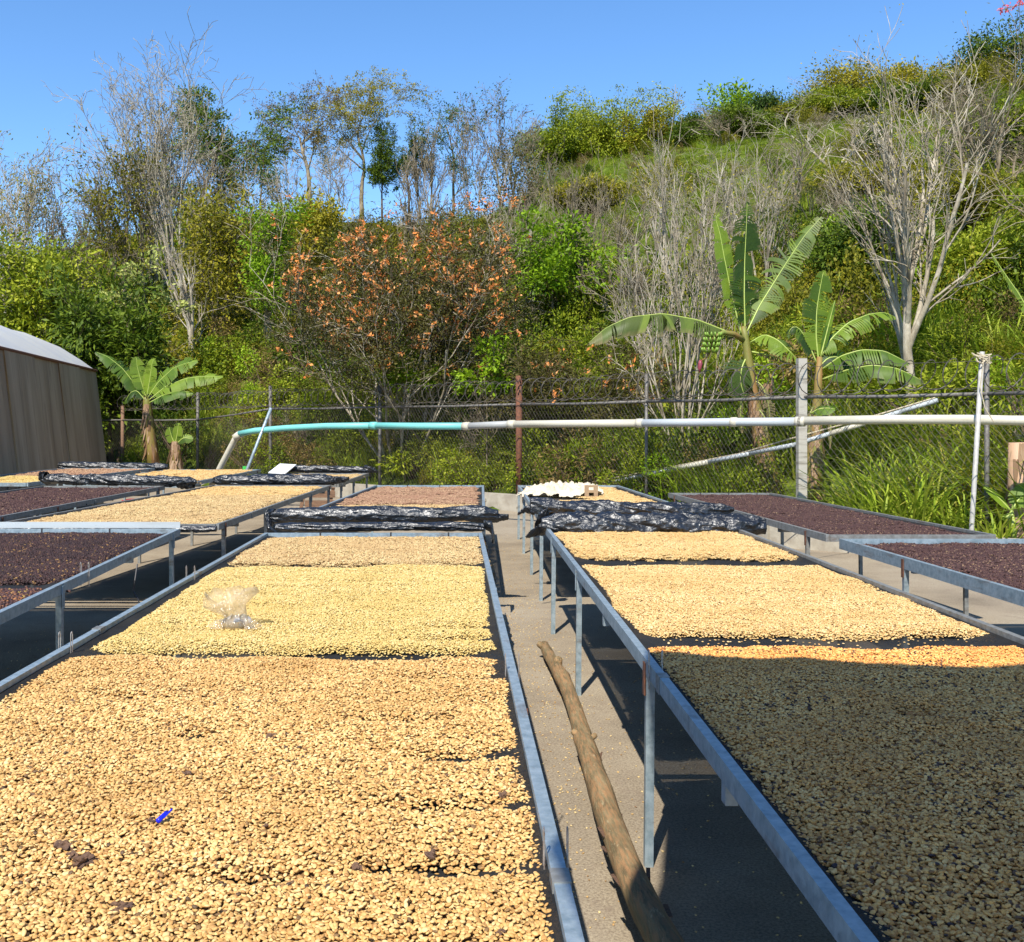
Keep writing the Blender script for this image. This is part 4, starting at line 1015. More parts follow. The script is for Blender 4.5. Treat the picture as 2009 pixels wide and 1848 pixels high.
def build_fence():
    t = empty('chain_link_fence', (1.08, 19.2, 0), 'chain-link fence with razor wire on top, between the yard and the hillside', 'fence')
    def post(px, x, y, top, r, mat, square=False, label=None, bot=-.1):
        a = Vector((x, y, bot)); b = U(px, top, y); b.x = x
        if square: o = MB().beam(a, b, r * 2, r * 2, up=(0, 1, 0)).build('post', M[mat], t)
        else: o = MB().tube([a, b], r, 12).build('post', M[mat], t, True)
        if label: o['label'] = label
        return o
    P = [(240, -9.9, 30, 796, .05, 'wood', False, 'wooden post'), (388, -7.19, 28, 770, .04, 'fence_steel'), (530, -4.65, 25, 757, .04, 'fence_steel'), (745, -1.76, 22.2, 748, .04, 'fence_steel'),
         (1018, 1.08, 19.2, 737, .062, 'rust', False, 'thick rusty post'), (1268, 3.03, 16.8, 733, .028, 'fence_steel'), (1573, 4.64, 14.0, 703, .058, 'post_white', True, 'square white post stained with lichen'),
         (1943, 6.40, 12.5, 700, .03, 'fence_steel')]
    for p in P: post(*p)
    for x, y in ((-12.6, 31.7), (9.2, 9.4), (12, 6.5)): MB().tube([(x, y, -.1), (x, y, 2.45)], .04, 10).build('post', M['fence_steel'], t, True)
    line = [(-14, 32.5), (-9.9, 30), (-7.19, 28), (-4.65, 25), (-1.76, 22.2), (1.08, 19.2), (3.03, 16.8), (4.64, 14.0), (6.40, 12.5), (9.2, 9.4), (12, 6.5)]
    for a, b in zip(line[:-1], line[1:]):
        za = 1.97 if a[0] > -6 else 1.72; zb = 1.97 if b[0] > -6 else 1.72
        m1 = Vector(((a[0] + b[0]) / 2, (a[1] + b[1]) / 2, (za + zb) / 2 - .015))
        MB().tube([(a[0], a[1] - .02, za), m1, (b[0], b[1] - .02, zb)], .024, 8).build('rail', M['fence_steel'], t, True)
    # woven wire: two families of slanting wires per bay
    V = []; F = []; n = 0
    pitch = .085
    for a, b in zip(line[:-1], line[1:]):
        if b[0] < -10: continue
        A = np.array([*a, 0.]); B = np.array([*b, 0.]); L = np.linalg.norm(B - A); d = (B - A) / L; nr = np.array([-d[1], d[0], 0])
        z0, z1 = .22, 1.95 if a[0] > -6 else 1.75
        h = z1 - z0
        for sgn in (1, -1):
            s0 = np.arange(-h * .8, L + h * .8, pitch)
            e = s0 + sgn * h * .8
            # clip to bay
            ta = np.clip((0 - s0) / (e - s0), 0, 1); tb = np.clip((L - s0) / (e - s0), 0, 1)
            lo = np.minimum(ta, tb); hi = np.maximum(ta, tb); k = hi - lo > .02
            s0, e, lo, hi = s0[k], e[k], lo[k], hi[k]
            p0 = A + d * (s0 + (e - s0) * lo)[:, None] + np.array([0, 0, 1]) * (z0 + h * lo)[:, None] + nr * .004 * sgn
            p1 = A + d * (s0 + (e - s0) * hi)[:, None] + np.array([0, 0, 1]) * (z0 + h * hi)[:, None] + nr * .004 * sgn
            v, f = prisms(p0, p1, np.full(len(p0), .0027), np.full(len(p0), .0027), 3)
            V.append(v); F.append(f + n); n += len(v)
    o = link('wire_mesh', mesh_np('wire_mesh', np.concatenate(V), np.concatenate(F)), M['wire'], t); o['kind'] = 'stuff'
    # razor wire coil
    V = []; F = []; n = 0; rng = np.random.RandomState(2)
    for a, b in zip(line[1:-1], line[2:]):
        A = np.array([*a, 2.22]); B = np.array([*b, 2.22]); L = np.linalg.norm(B - A); d = (B - A) / L; nr = np.array([-d[1], d[0], 0])
        m = int(L / .26 * 16); s = np.linspace(0, L, m); ph = s / .26 * 2 * PI
        rr = .21 * (1 + .1 * np.sin(s * 3))
        lx = s + .10 * np.sin(ph * 1.0 + 1) 
        P = A + d * lx[:, None] + nr * (rr * np.cos(ph))[:, None] + np.array([0, 0, 1]) * (rr * np.sin(ph))[:, None]
        v, f = prisms(P[:-1], P[1:], np.full(m - 1, .008), np.full(m - 1, .008), 3); V.append(v); F.append(f + n); n += len(v)
        # barbs
        q = P[::3]; dd = rng.normal(0, 1, q.shape) * .014
        v, f = prisms(q - dd, q + dd, np.full(len(q), .004), np.full(len(q), .002), 3); V.append(v); F.append(f + n); n += len(v)
        for zz in (2.05, 2.38):
            v, f = prisms(np.array([[*a, zz]]), np.array([[*b, zz - .01]]), np.array([.0035]), np.array([.0035]), 3); V.append(v); F.append(f + n); n += len(v)
    o = link('razor_wire', mesh_np('razor_wire', np.concatenate(V), np.concatenate(F)), M['wire'], t); o['kind'] = 'stuff'

def prisms(p0, p1, r0, r1, k=3):
    p0 = np.asarray(p0, float); p1 = np.asarray(p1, float)
    d = p1 - p0; L = np.linalg.norm(d, axis=1); L[L < 1e-9] = 1e-9; d = d / L[:, None]
    ref = np.where(np.abs(d[:, 2:3]) < .9, np.array([[0, 0, 1.]]), np.array([[1., 0, 0]]))
    x = np.cross(d, ref); x /= np.linalg.norm(x, axis=1)[:, None]; y = np.cross(d, x)
    a = np.arange(k) * 2 * PI / k
    ring = x[:, None] * np.cos(a)[None, :, None] + y[:, None] * np.sin(a)[None, :, None]
    v = np.concatenate([p0[:, None] + ring * np.asarray(r0)[:, None, None], p1[:, None] + ring * np.asarray(r1)[:, None, None]], 1)
    n = len(p0)
    base = (np.arange(n) * 2 * k)[:, None]; c = np.arange(k)[None]; c2 = (np.arange(k)[None] + 1) % k
    f = np.stack([base + c, base + c2, base + c2 + k, base + c + k], -1).reshape(-1, 4)
    return v.reshape(-1, 3), f

build_pipe()
build_fence()

# ------------------------------------------------------------------ greenhouse tunnel, unseen shade roof added behind the camera
def build_tunnel():
    # far corner eave and near eave, from the picture
    E1 = U(188, 727, 28); E0 = U(0, 683, 19.6); d = (E0 - E1); d.z = 0; d.normalize()
    eave = (E1.z + E0.z) / 2
    nrm = Vector((d.y, -d.x, 0));
    if nrm.x > 0: nrm = -nrm           # away from the yard
    L = 17
    t = empty('plastic_tunnel', (E1.x, E1.y, 0), 'grey-walled drying tunnel with a white plastic arched roof, at the left edge', 'greenhouse')
    prof = [(0, 0), (.12, .09), (.39, .29), (.94, .64), (1.85, 1.02), (2.7, 1.2), (3.6, 1.2), (4.5, 1.02), (5.4, .64), (5.95, .29), (6.3, 0)]
    vs = []; n = 14
    for j in range(n + 1):
        p = Vector((E1.x, E1.y, 0)) + d * (L * j / n)
        for o, h in prof:
            q = p + nrm * o; vs.append((q.x, q.y, eave + h - (.03 * (j % 2)) * (1 if h > .1 else 0)))
    k = len(prof)
    fs = [(j * k + i, j * k + i + 1, (j + 1) * k + i + 1, (j + 1) * k + i) for j in range(n) for i in range(k - 1)]
    me = bpy.data.meshes.new('roof'); me.from_pydata(vs, [], fs); me.polygons.foreach_set('use_smooth', np.full(len(me.polygons), True)); me.update()
    link('roof', me, M['gh_roof'], t)
    # wall: hanging sheets, leaning out at the foot, slightly folded
    rng = random.Random(4); w = 0
    for q in range(8):
        vs = []; m = 10
        for i in range(m + 1):
            s = w + 2.1 * i / m
            for z in (eave - .02, eave * .5, 0.02):
                out = .35 * (1 - z / eave) + .018 * math.sin(s * 9 + q) * (1 - z / eave + .2) + (.03 if q % 2 else 0)
                p = Vector((E1.x, E1.y, 0)) + d * s - nrm * out
                vs.append((p.x, p.y, z))
        fs = [(i * 3 + j, i * 3 + j + 1, (i + 1) * 3 + j + 1, (i + 1) * 3 + j) for i in range(m) for j in range(2)]
        me = bpy.data.meshes.new('wall_sheet'); me.from_pydata(vs, [], fs); me.polygons.foreach_set('use_smooth', np.full(len(me.polygons), True)); me.update()
        link('wall_sheet', me, M['gh_wall'], t); w += 2.08
    MB().tube([Vector((E1.x, E1.y, eave)) - nrm * .02, Vector((E1.x, E1.y, eave)) + d * L - nrm * .02], .035, 8).build('eave_rail', M['rust'], t)
    # far gable
    vs = [(*(Vector((E1.x, E1.y)) + Vector((nrm.x, nrm.y)) * o), eave + h - .01) for o, h in prof] + [(*(Vector((E1.x, E1.y)) + Vector((nrm.x, nrm.y)) * 6.3), 0), (E1.x, E1.y, 0)]
    me = bpy.data.meshes.new('gable'); me.from_pydata(vs, [], [tuple(range(len(vs)))]); me.update()
    link('gable', me, M['gh_wall'], t)

def build_shade_roof():
    """unseen roof added behind the camera, its outline shaped to shade the right-hand bed"""
    t = empty('added_shade_roof', (1.6, -.5, 0), 'unseen roof on posts, added behind the camera to shade the right-hand bed', 'shade caster')
    zr = 3.1
    edge = []
    def back(x, y, z0=.75):     # point of the roof that shades (x, y) at height z0
        k = (zr - z0) / SUN_DIR.z
        return (x + SUN_DIR.x * k, y + SUN_DIR.y * k)
    front = [back(x, y) for x, y in ((.70, 3.88), (.82, 3.86), (.95, 3.78), (1.1, 3.76), (1.25, 3.79), (1.45, 3.70), (1.65, 3.66), (1.85, 3.63), (2.0, 3.66), (2.5, 3.68), (3.3, 3.6), (4.2, 3.3))]
    left = [back(.17, 2.04), back(.50, 3.0)]
    poly = [(left[0][0] + .06, -0.45), left[0], left[1]] + front + [(front[-1][0], -0.45)]  # outline worked back from the wanted shade edge
    vs = [(x, y, zr + .02 * math.sin(x * 9)) for x, y in poly] + [(x, y, zr + .03 + .02 * math.sin(x * 9)) for x, y in poly]
    n = len(poly)
    fs = [tuple(range(n)), tuple(range(n, 2 * n))[::-1]] + [(i, (i + 1) % n, (i + 1) % n + n, i + n) for i in range(n)]
    me = bpy.data.meshes.new('roof'); me.from_pydata(vs, [], fs); me.update(); link('roof', me, M['tin'], t)
    for x, y in ((3.3, .6), (3.3, -.4), (-.2, -.4), (1.5, -.4)):
        MB().beam((x, y, 0), (x, y, zr - .03), .12, .12, up=(0, 1, 0)).build('post', M['wood'], t)
build_tunnel()
build_shade_roof()

# ------------------------------------------------------------------ trees
class TreeGen:
    def __init__(s, seed): s.r = random.Random(seed); s.seg = []; s.tips = []
    def grow(s, p, d, L, r, lv, P):
        r_ = s.r; n = P['n'][lv]; st = L / n; g = r_.gauss
        wig = P['wig'] * (1.6 if lv > 1 else 1); tr = P['trop'][min(lv, len(P['trop']) - 1)]
        maxl = len(P['n']) - 1
        px, py, pz = p; dx, dy, dz = d
        for i in range(n):
            dx += g(0, wig); dy += g(0, wig); dz += g(0, wig) + tr
            q = math.sqrt(dx * dx + dy * dy + dz * dz) or 1; dx /= q; dy /= q; dz /= q
            nx, ny, nz = px + dx * st, py + dy * st, pz + dz * st
            f0 = i / n; f1 = (i + 1) / n
            ra = r * (1 - f0 * (1 - P['end'])); rb = r * (1 - f1 * (1 - P['end']))
            s.seg.append((px, py, pz, nx, ny, nz, ra, rb, lv))
            if lv < maxl and f1 > P['start'][lv]:
                c = P['ch'][lv] / (n * (1 - P['start'][lv])); k = int(c) + (r_.random() < c - int(c))
                for _ in range(k):
                    az = r_.uniform(0, 2 * PI); sp = math.radians(g(P['ang'][lv], 9))
                    # perpendicular frame
                    ax, ay, az_ = (-dy, dx, 0) if abs(dz) < .95 else (1, 0, 0)
                    m = math.sqrt(ax * ax + ay * ay + az_ * az_) or 1; ax /= m; ay /= m; az_ /= m
                    bx, by, bz = dy * az_ - dz * ay, dz * ax - dx * az_, dx * ay - dy * ax
                    ca, sa = math.cos(az), math.sin(az); cs, ss = math.cos(sp), math.sin(sp)
                    ex = dx * cs + (ax * ca + bx * sa) * ss; ey = dy * cs + (ay * ca + by * sa) * ss; ez = dz * cs + (az_ * ca + bz * sa) * ss
                    l2 = L * P['len'][lv] * r_.uniform(.65, 1.15) * (1 - .45 * (f1 - P['start'][lv]) if P.get('cone') else 1)
                    s.grow((nx, ny, nz), (ex, ey, ez), l2, rb * P['rr'], lv + 1, P)
            px, py, pz = nx, ny, nz
        s.tips.append((px, py, pz, dx, dy, dz, lv))

PRE = {
 'bare': dict(n=[8, 7, 5, 4, 3], ch=[5.5, 4.5, 3.5, 2.5], ang=[30, 32, 36, 38], len=[.68, .58, .55, .5], start=[.22, .2, .2, .15], trop=[.03, .05, .04, .02, .02], wig=.07, end=.5, rr=.70),
 'bare_fine': dict(n=[8, 7, 6, 4, 3, 2], ch=[5, 4.5, 3.6, 2.8, 2.0], ang=[28, 30, 34, 38, 42], len=[.70, .60, .56, .52, .5], start=[.2, .2, .15, .15, .1], trop=[.03, .05, .04, .02, .02, 0], wig=.06, end=.5, rr=.68),
 'sparse': dict(n=[8, 8, 6, 4, 3], ch=[4.5, 4, 3.2, 2.2], ang=[26, 30, 36, 40], len=[.74, .62, .56, .5], start=[.3, .25, .2, .15], trop=[.02, .05, .04, .02, .02], wig=.065, end=.5, rr=.66),
 'limbs': dict(n=[6, 11, 8, 5, 3], ch=[5.5, 6, 4.5, 3], ang=[26, 24, 30, 38], len=[1.35, .50, .5, .5], start=[.6, .15, .2, .15], trop=[.03, .035, .05, .03, .02], wig=.05, end=.55, rr=.66),
 'umbrella': dict(n=[10, 7, 5, 4, 3], ch=[8, 5, 4, 3], ang=[42, 40, 42, 40], len=[.48, .55, .5, .5], start=[.5, .35, .25, .1], trop=[.04, .05, .01, 0.0, 0], wig=.08, end=.35, rr=.55),
 'round': dict(n=[6, 5, 4, 3], ch=[9, 6, 4], ang=[50, 45, 45], len=[.62, .55, .55], start=[.2, .1, .1], trop=[.04, .05, .03, .0], wig=.12, end=.4, rr=.55),
 'slender': dict(n=[10, 5, 4, 3], ch=[16, 4, 3], ang=[42, 40, 40], len=[.24, .55, .5], start=[.3, .2, .1], trop=[.02, .06, .02, 0], wig=.08, end=.3, rr=.5),
 'vase': dict(n=[7, 6, 5, 4, 3], ch=[4.5, 4, 3.5, 3], ang=[24, 26, 32, 38], len=[.75, .6, .5, .5], start=[.15, .3, .2, .1], trop=[.03, .05, .05, .03, 0], wig=.09, end=.5, rr=.62),
 'layered': dict(n=[9, 6, 4, 3], ch=[14, 5, 4], ang=[72, 38, 40], len=[.42, .5, .5], start=[.35, .2, .1], trop=[.03, .01, -.01, 0], wig=.07, end=.3, rr=.5),
}

def leaf_quads(pos, dirs, ln, wd, rng, droop=0.2):
    """rhombus leaves, slightly folded"""
    n = len(pos)
    d = dirs + rng.normal(0, .5, (n, 3)); d[:, 2] -= droop; d /= np.linalg.norm(d, axis=1)[:, None]
    up = rng.normal(0, .6, (n, 3)) + np.array([0, -.25, 1.0])
    s = np.cross(d, up); s /= (np.linalg.norm(s, axis=1)[:, None] + 1e-9)
    nn = np.cross(s, d)
    L = (ln * np.exp(rng.normal(0, .25, n)))[:, None]; Wd = (wd * np.exp(rng.normal(0, .2, n)))[:, None]
    a = pos; b = pos + d * L * .45 + s * Wd * .5 - nn * Wd * .12; c = pos + d * L - nn * L * .12; e = pos + d * L * .45 - s * Wd * .5 - nn * Wd * .12
    v = np.stack([a, b, c, e], 1).reshape(-1, 3)
    i = (np.arange(n) * 4)[:, None]
    f = np.concatenate([i + np.array([[0, 1, 2]]), i + np.array([[0, 2, 3]])])
    return v, f, np.repeat(rng.rand(n), 4)

def make_tree(name, label, cat, base, H, W_, style, bark, leaf=None, seed=1, stems=1, lean=(0, 0), leaves=0, lsize=.12, lw=.5, r0=None, group=None, flower=None, fl_n=0, crown_low=.0, spread=.25, tip_clump=.35, depthw=None, leafname='crown', minlv=2, droop=.2, trunk_lean=None):
    """tree scaled to height H and width W_; leaves: leaves per tip"""
    P = PRE[style]; tg = TreeGen(seed)
    for q in range(stems):
        a = 2 * PI * q / stems + tg.r.uniform(0, 1); o = spread if stems > 1 else 0.03
        tg.grow((0.03 * math.cos(a) * (stems > 1), .03 * math.sin(a) * (stems > 1), 0), (o * math.cos(a) * tg.r.uniform(.5, 1.3), o * math.sin(a) * tg.r.uniform(.5, 1.3), 1), tg.r.uniform(.8, 1.05), .035 / (stems ** .35), 0, P)
    S_ = np.array(tg.seg); T = np.array(tg.tips)
    p0 = S_[:, 0:3].copy(); p1 = S_[:, 3:6].copy()
    zt = np.percentile(p1[:, 2], 98.3); xl, xh = np.percentile(p1[:, 0], [2, 98]); yl, yh = np.percentile(p1[:, 1], [2, 98])
    kz = H / zt; kx = W_ / max(.05, xh - xl); ky = (depthw or W_) / max(.05, yh - yl)
    cx = (xl + xh) / 2; cy = (yl + yh) / 2
    def tf(p):
        q = p.copy(); t = np.clip(q[:, 2] / zt, 0, 1)
        q[:, 0] = (q[:, 0] - cx * t) * kx; q[:, 1] = (q[:, 1] - cy * t) * ky; q[:, 2] *= kz
        q[:, 0] += lean[0] * t ** 1.3; q[:, 1] += lean[1] * t ** 1.3
        return q
    a, b = tf(p0), tf(p1)
    sc = (kz * .6 + min(kx, ky) * .4) if r0 is None else r0 / .035
    minr = .0045 if H < 5 else (.006 if base[1] < 40 else .011)
    ra = np.maximum(S_[:, 6] * sc, minr); rb = np.maximum(S_[:, 7] * sc, minr * .8)
    t = empty(name, base, label, cat, group)
    thick = S_[:, 8] <= 1
    v1, f1 = prisms(a[thick], b[thick] + (b[thick] - a[thick]) * .06, ra[thick], rb[thick], 7)
    v2, f2 = prisms(a[~thick], b[~thick], ra[~thick], rb[~thick], 3)
    o = bpy.data.objects.new('trunk', mesh_np('trunk', np.concatenate([v1, v2]), [np.concatenate([f1, f2 + len(v1)])], smooth=True)); COL.objects.link(o)
    o.data.materials.append(M[bark]); o.parent = t
    if leaves and leaf:
        rng = np.random.RandomState(seed + 100)
        tp = T[T[:, 6] >= minlv]; pt = tf(tp[:, :3].copy())
        k = (pt[:, 2] > crown_low * H)
        pt = pt[k]; dd = tp[k, 3:6]
        pos = np.repeat(pt, leaves, 0) + rng.normal(0, 1, (len(pt) * leaves, 3)) * tip_clump * np.array([1, 1, .6])
        v, f, va = leaf_quads(pos, np.repeat(dd, leaves, 0), lsize, lsize * lw, rng, droop)
        o = bpy.data.objects.new(leafname, mesh_np(leafname, v, f, {'v': ('FLOAT', va)})); COL.objects.link(o)
        o.data.materials.append(M[leaf]); o.parent = t
    if flower and fl_n:
        rng = np.random.RandomState(seed + 200)
        pt = tf(T[T[:, 6] >= 3][:, :3].copy())
        w = np.clip((pt[:, 2] / H - .25), 0.02, 1) ** 2.2 * (0.3 + (pt[:, 1] < np.median(pt[:, 1])) * 1.0) * np.clip(fbm(pt[:, 0] * 1.2 + 3, pt[:, 2] * 1.2) + .35, .02, 1)
        w = w * (pt[:, 2] < H * 1.0) * (np.abs(pt[:, 0]) < W_ * .52) + 1e-9
        ix = rng.choice(len(pt), fl_n, replace=False, p=w / w.sum())
        c = pt[ix] + rng.normal(0, .08, (fl_n, 3))
        m = 7
        pos = np.repeat(c, m, 0) + rng.normal(0, .030, (fl_n * m, 3))
        dr = rng.normal(0, 1, (fl_n * m, 3)) + np.array([0, -.3, .5])
        v, f, va = leaf_quads(pos, dr, .085, .05, rng, -.1)
        o = bpy.data.objects.new('blossoms', mesh_np('blossoms', v, f, {'v': ('FLOAT', va)})); COL.objects.link(o)
        o.data.materials.append(M[flower]); o.parent = t; o['kind'] = 'stuff'
    return t

def hit(px, py):
    """where the view ray through a picture point meets the hillside"""
    Y = np.arange(10, 110, .25); X = (px - CX) / FPX * Y; Z = CAMZ - (py - CY) / FPX * Y
    k = np.nonzero(tz(X, Y) > Z)[0]
    return float(Y[k[0]]) if len(k) else 68.0

def tree_at(px, Y, top, wpx, style, bark, label, leaf=None, cat='tree', name='tree', basepx=None, **kw):
    bx = (basepx if basepx is not None else px)
    X = (bx - CX) / FPX * Y; z = tz1(X, Y) - .15
    H = CAMZ - (top - CY) / FPX * Y - z
    lean = ((px - bx) / FPX * Y, 0)
    return make_tree(name, label, cat, (X, Y, z), H, wpx / FPX * Y, style, bark, leaf, lean=lean, **kw)

def build_trees():
    G = 'bare and half bare trees on the hillside'
    # --- left skyline
    tree_at(300, 45, 128, 285, 'bare_fine', 'bark_white', 'large leafless pale tree with many stems, tallest on the left skyline', name='bare_tree', seed=11, stems=4, spread=.22, group=G, leaf='olive', leaves=0, r0=.15)
    tree_at(352, 43, 235, 170, 'sparse', 'bark_white', 'smaller leafless white-stemmed tree in front of the tall bare one at left', name='bare_tree', seed=12, stems=4, spread=.3, group=G, r0=.10)
    tree_at(430, 52, 188, 235, 'layered', 'bark_brown', 'dark green tree with flat wind-swept layers beside the tall bare tree', 'dark', name='dark_tree', basepx=372, seed=13, leaves=46, lsize=.15, tip_clump=.22, r0=.16, crown_low=.5)
    tree_at(245, 43, 300, 130, 'round', 'bark_grey', 'olive tree hung with creepers, left of the tall bare tree', 'olive', name='olive_tree', seed=14, leaves=20, lsize=.14, tip_clump=.3, minlv=3, crown_low=.2)
    tree_at(30, 42, 305, 190, 'bare_fine', 'bark_white', 'leafless pale tree at the left edge above the tunnel', name='bare_tree', seed=15, stems=3, group=G, leaf='olive', leaves=1, lsize=.12, tip_clump=.2, r0=.10, minlv=4)
    tree_at(120, 47, 365, 130, 'bare', 'bark_grey', 'thin half bare tree between the left edge and the tall bare tree', 'teal', name='half_bare_tree', seed=16, stems=2, group=G, leaves=2, lsize=.12, minlv=4, tip_clump=.2)
    # --- ridge centre
    tree_at(513, 62, 258, 66, 'slender', 'bark_brown', 'small slender green tree alone on the grassy ridge', 'teal', name='slender_tree', seed=17, leaves=16, lsize=.14, tip_clump=.18, minlv=3, crown_low=.35, r0=.08)
    tree_at(592, 64, 162, 165, 'umbrella', 'bark_grey', 'tall brown-stemmed tree with thin flat crown left of its leafier twin on the ridge', 'brownleaf', name='umbrella_tree', basepx=602, seed=18, leaves=9, lsize=.12, tip_clump=.10, minlv=4, crown_low=.45, r0=.19)
    tree_at(725, 65, 150, 200, 'umbrella', 'bark_grey', 'tall ridge tree with wide slanting leafy crown, centre left of the skyline', 'olive', name='umbrella_tree', basepx=712, seed=19, leaves=22, lsize=.13, tip_clump=.15, minlv=4, crown_low=.4, r0=.17)
    tree_at(800, 66, 232, 110, 'umbrella', 'bark_brown', 'slim dark tree right of the wide-crowned ridge tree', 'dark', name='slim_tree', seed=20, leaves=12, lsize=.13, tip_clump=.13, minlv=4, crown_low=.4, r0=.11)
    tree_at(750, 63, 285, 60, 'umbrella', 'bark_brown', 'low thin tree under the edge of the wide slanting crown', 'dark', name='slim_tree', seed=21, leaves=9, lsize=.13, tip_clump=.12, minlv=4, crown_low=.4, r0=.08)
    tree_at(885, 64, 198, 95, 'slender', 'bark_grey', 'upright sparse blue-green tree right of centre-left on the skyline', 'teal', name='slender_tree', seed=22, leaves=14, lsize=.14, tip_clump=.18, minlv=3, r0=.12)
    tree_at(985, 62, 203, 160, 'bare_fine', 'bark_grey', 'twiggy tree with few leaves where the ridge starts to rise', 'teal', name='half_bare_tree', seed=23, stems=2, group=G, leaves=1, lsize=.16, minlv=5, tip_clump=.2, r0=.12)
    tree_at(845, 66, 270, 80, 'bare', 'bark_grey', 'leafless twiggy tree between two slender green ones on the ridge', name='bare_tree', seed=24, group=G, r0=.08)
    tree_at(655, 60, 285, 90, 'bare', 'bark_white', 'low leafless sapling between the two flat-crowned ridge trees', name='bare_tree', seed=25, stems=2, group=G, r0=.06)
    tree_at(560, 60, 300, 90, 'bare', 'bark_white', 'low leafless sapling left of the flat-crowned ridge trees', name='bare_tree', seed=26, stems=2, group=G, r0=.05)
    tree_at(480, 50, 330, 90, 'bare', 'bark_white', 'leafless sapling in front of the grassy ridge top', name='bare_tree', seed=27, stems=2, group=G, r0=.05)
    for i, (px, Y, top, w, lb) in enumerate(((455, 56, 260, 90, 'wispy leafless sapling right of the dark layered tree'), (835, 60, 250, 80, 'tall wispy leafless tree right of the slim dark tree'), (930, 58, 240, 90, 'wispy leafless tree behind the orange-flowered tree top'), (1030, 54, 250, 110, 'twiggy leafless tree where the ridge meets the grove'), (180, 44, 310, 120, 'wispy leafless tree left of the tall many-stemmed one'))):
        tree_at(px, Y, top, w, 'bare_fine', 'bark_grey', lb, name='bare_tree', seed=120 + i, stems=2, group=G, r0=.055)
    # --- ridge right: dense canopies
    cp = [(1105, 76, 240, 150, 'mid', 'dense green canopy at the left end of the right-hand grove'), (1215, 78, 205, 170, 'mid', 'broad domed canopy, highest of the grove on the ridge'), (1300, 77, 222, 140, 'olive', 'olive canopy just right of the domed one'), (1370, 75, 240, 120, 'dark', 'dark green canopy at the right end of the grove')]
    for i, (px, Y, top, w, lf, lb) in enumerate(cp):
        tree_at(px, Y, top, w, 'round', 'bark_brown', lb, lf, name='canopy_tree', seed=40 + i, stems=2, leaves=46, lsize=.18, tip_clump=.3, r0=.14, group='grove of dense trees on the right ridge', crown_low=.25)
    for i, (px, Y, top, w, lf, lb) in enumerate(((1455, 70, 232, 120, 'dark', 'dark rounded crown between the grove and the blue-green tree'), (1655, 68, 185, 150, 'mid', 'broad green crown left of the wide olive-brown dome'), (1800, 62, 172, 130, 'dark', 'dark green crown behind the limbs of the tallest bare tree'), (1935, 55, 135, 130, 'olive', 'olive crown left of the dark crown at the right edge'), (1160, 52, 372, 110, 'olive', 'low olive tree half way up the open slope, above the lime-green tree'), (1500, 50, 352, 120, 'mid', 'green tree half way up behind the pale leafless thicket'), (1615, 46, 335, 120, 'dkolive', 'dark olive tree half way up, left of the tallest bare tree'), (1985, 36, 230, 130, 'mid', 'green tree at the right edge, half way up the hill'))):
        tree_at(px, Y, top, w, 'round', 'bark_brown', lb, lf, name='canopy_tree', seed=170 + i, stems=2, leaves=40, lsize=.15, tip_clump=.3, r0=.11, group='rounded trees on the right half of the hill')
    tree_at(1445, 78, 178, 70, 'round', 'bark_grey', 'small lime-green round-headed tree on the right ridge', 'lime', name='round_tree', seed=45, leaves=22, lsize=.3, tip_clump=.35, r0=.1, crown_low=.55)
    tree_at(1515, 73, 200, 110, 'round', 'bark_brown', 'blue-green bushy tree right of the small lime-green one', 'teal', name='bushy_tree', seed=46, leaves=36, lsize=.19, tip_clump=.4, crown_low=.1)
    tree_at(1585, 70, 205, 110, 'round', 'bark_grey', 'yellow-olive bushy tree left of the tallest bare tree', 'olive', name='bushy_tree', seed=47, leaves=36, lsize=.19, tip_clump=.4, crown_low=.1)
    tree_at(1730, 72, 152, 240, 'round', 'bark_grey', 'wide olive-brown domed canopy behind the tall bare tree at right', 'olive', name='domed_tree', seed=48, stems=2, leaves=34, lsize=.2, tip_clump=.5, crown_low=.2)
    tree_at(1865, 66, 140, 150, 'round', 'bark_grey', 'olive canopy between the tall bare tree and the right edge', 'olive', name='domed_tree', seed=49, leaves=34, lsize=.2, tip_clump=.45)
    tree_at(1985, 58, 62, 150, 'round', 'bark_brown', 'dark green tree crown touching the right edge high on the hill', 'dark', name='dark_tree', seed=50, leaves=34, lsize=.18, tip_clump=.4, crown_low=.3)
    tree_at(1420, 62, 208, 130, 'bare_fine', 'bark_grey', 'leafless twiggy tree below the small lime-green one', name='bare_tree', seed=51, stems=2, group=G, r0=.09)
    tree_at(1540, 66, 168, 120, 'bare_fine', 'bark_white', 'thin leafless crown poking above the bushy ridge trees', name='bare_tree', seed=52, group=G, r0=.08)
    # --- slope, right half: many bare trees
    tree_at(1070, 37, 305, 200, 'sparse', 'bark_grey', 'leafless brown tree just left of the grassy slope', name='bare_tree', seed=53, stems=3, spread=.35, group=G, r0=.10)
    tree_at(1215, 34, 345, 190, 'sparse', 'bark_grey', 'wide leafless brown tree in front of the grassy slope', name='bare_tree', seed=54, stems=3, spread=.4, group=G, r0=.08)
    tree_at(1330, 31, 290, 160, 'sparse', 'bark_white', 'leafless white-stemmed tree in the middle of the slope', name='bare_tree', seed=55, stems=4, spread=.3, group=G, r0=.09)
    tree_at(1455, 31, 255, 200, 'sparse', 'bark_white', 'broad leafless pale tree above the banana plant with fruit', name='bare_tree', seed=56, stems=4, spread=.35, group=G, r0=.10)
    tree_at(1555, 34, 265, 160, 'sparse', 'bark_grey', 'leafless grey tree left of the tallest bare tree, half way up', name='bare_tree', seed=57, stems=3, group=G, r0=.09)
    tree_at(1240, 22, 420, 170, 'sparse', 'bark_white', 'leafless white sapling right of the bright green round tree', name='bare_tree', basepx=1290, seed=58, stems=3, spread=.3, group=G, r0=.06)
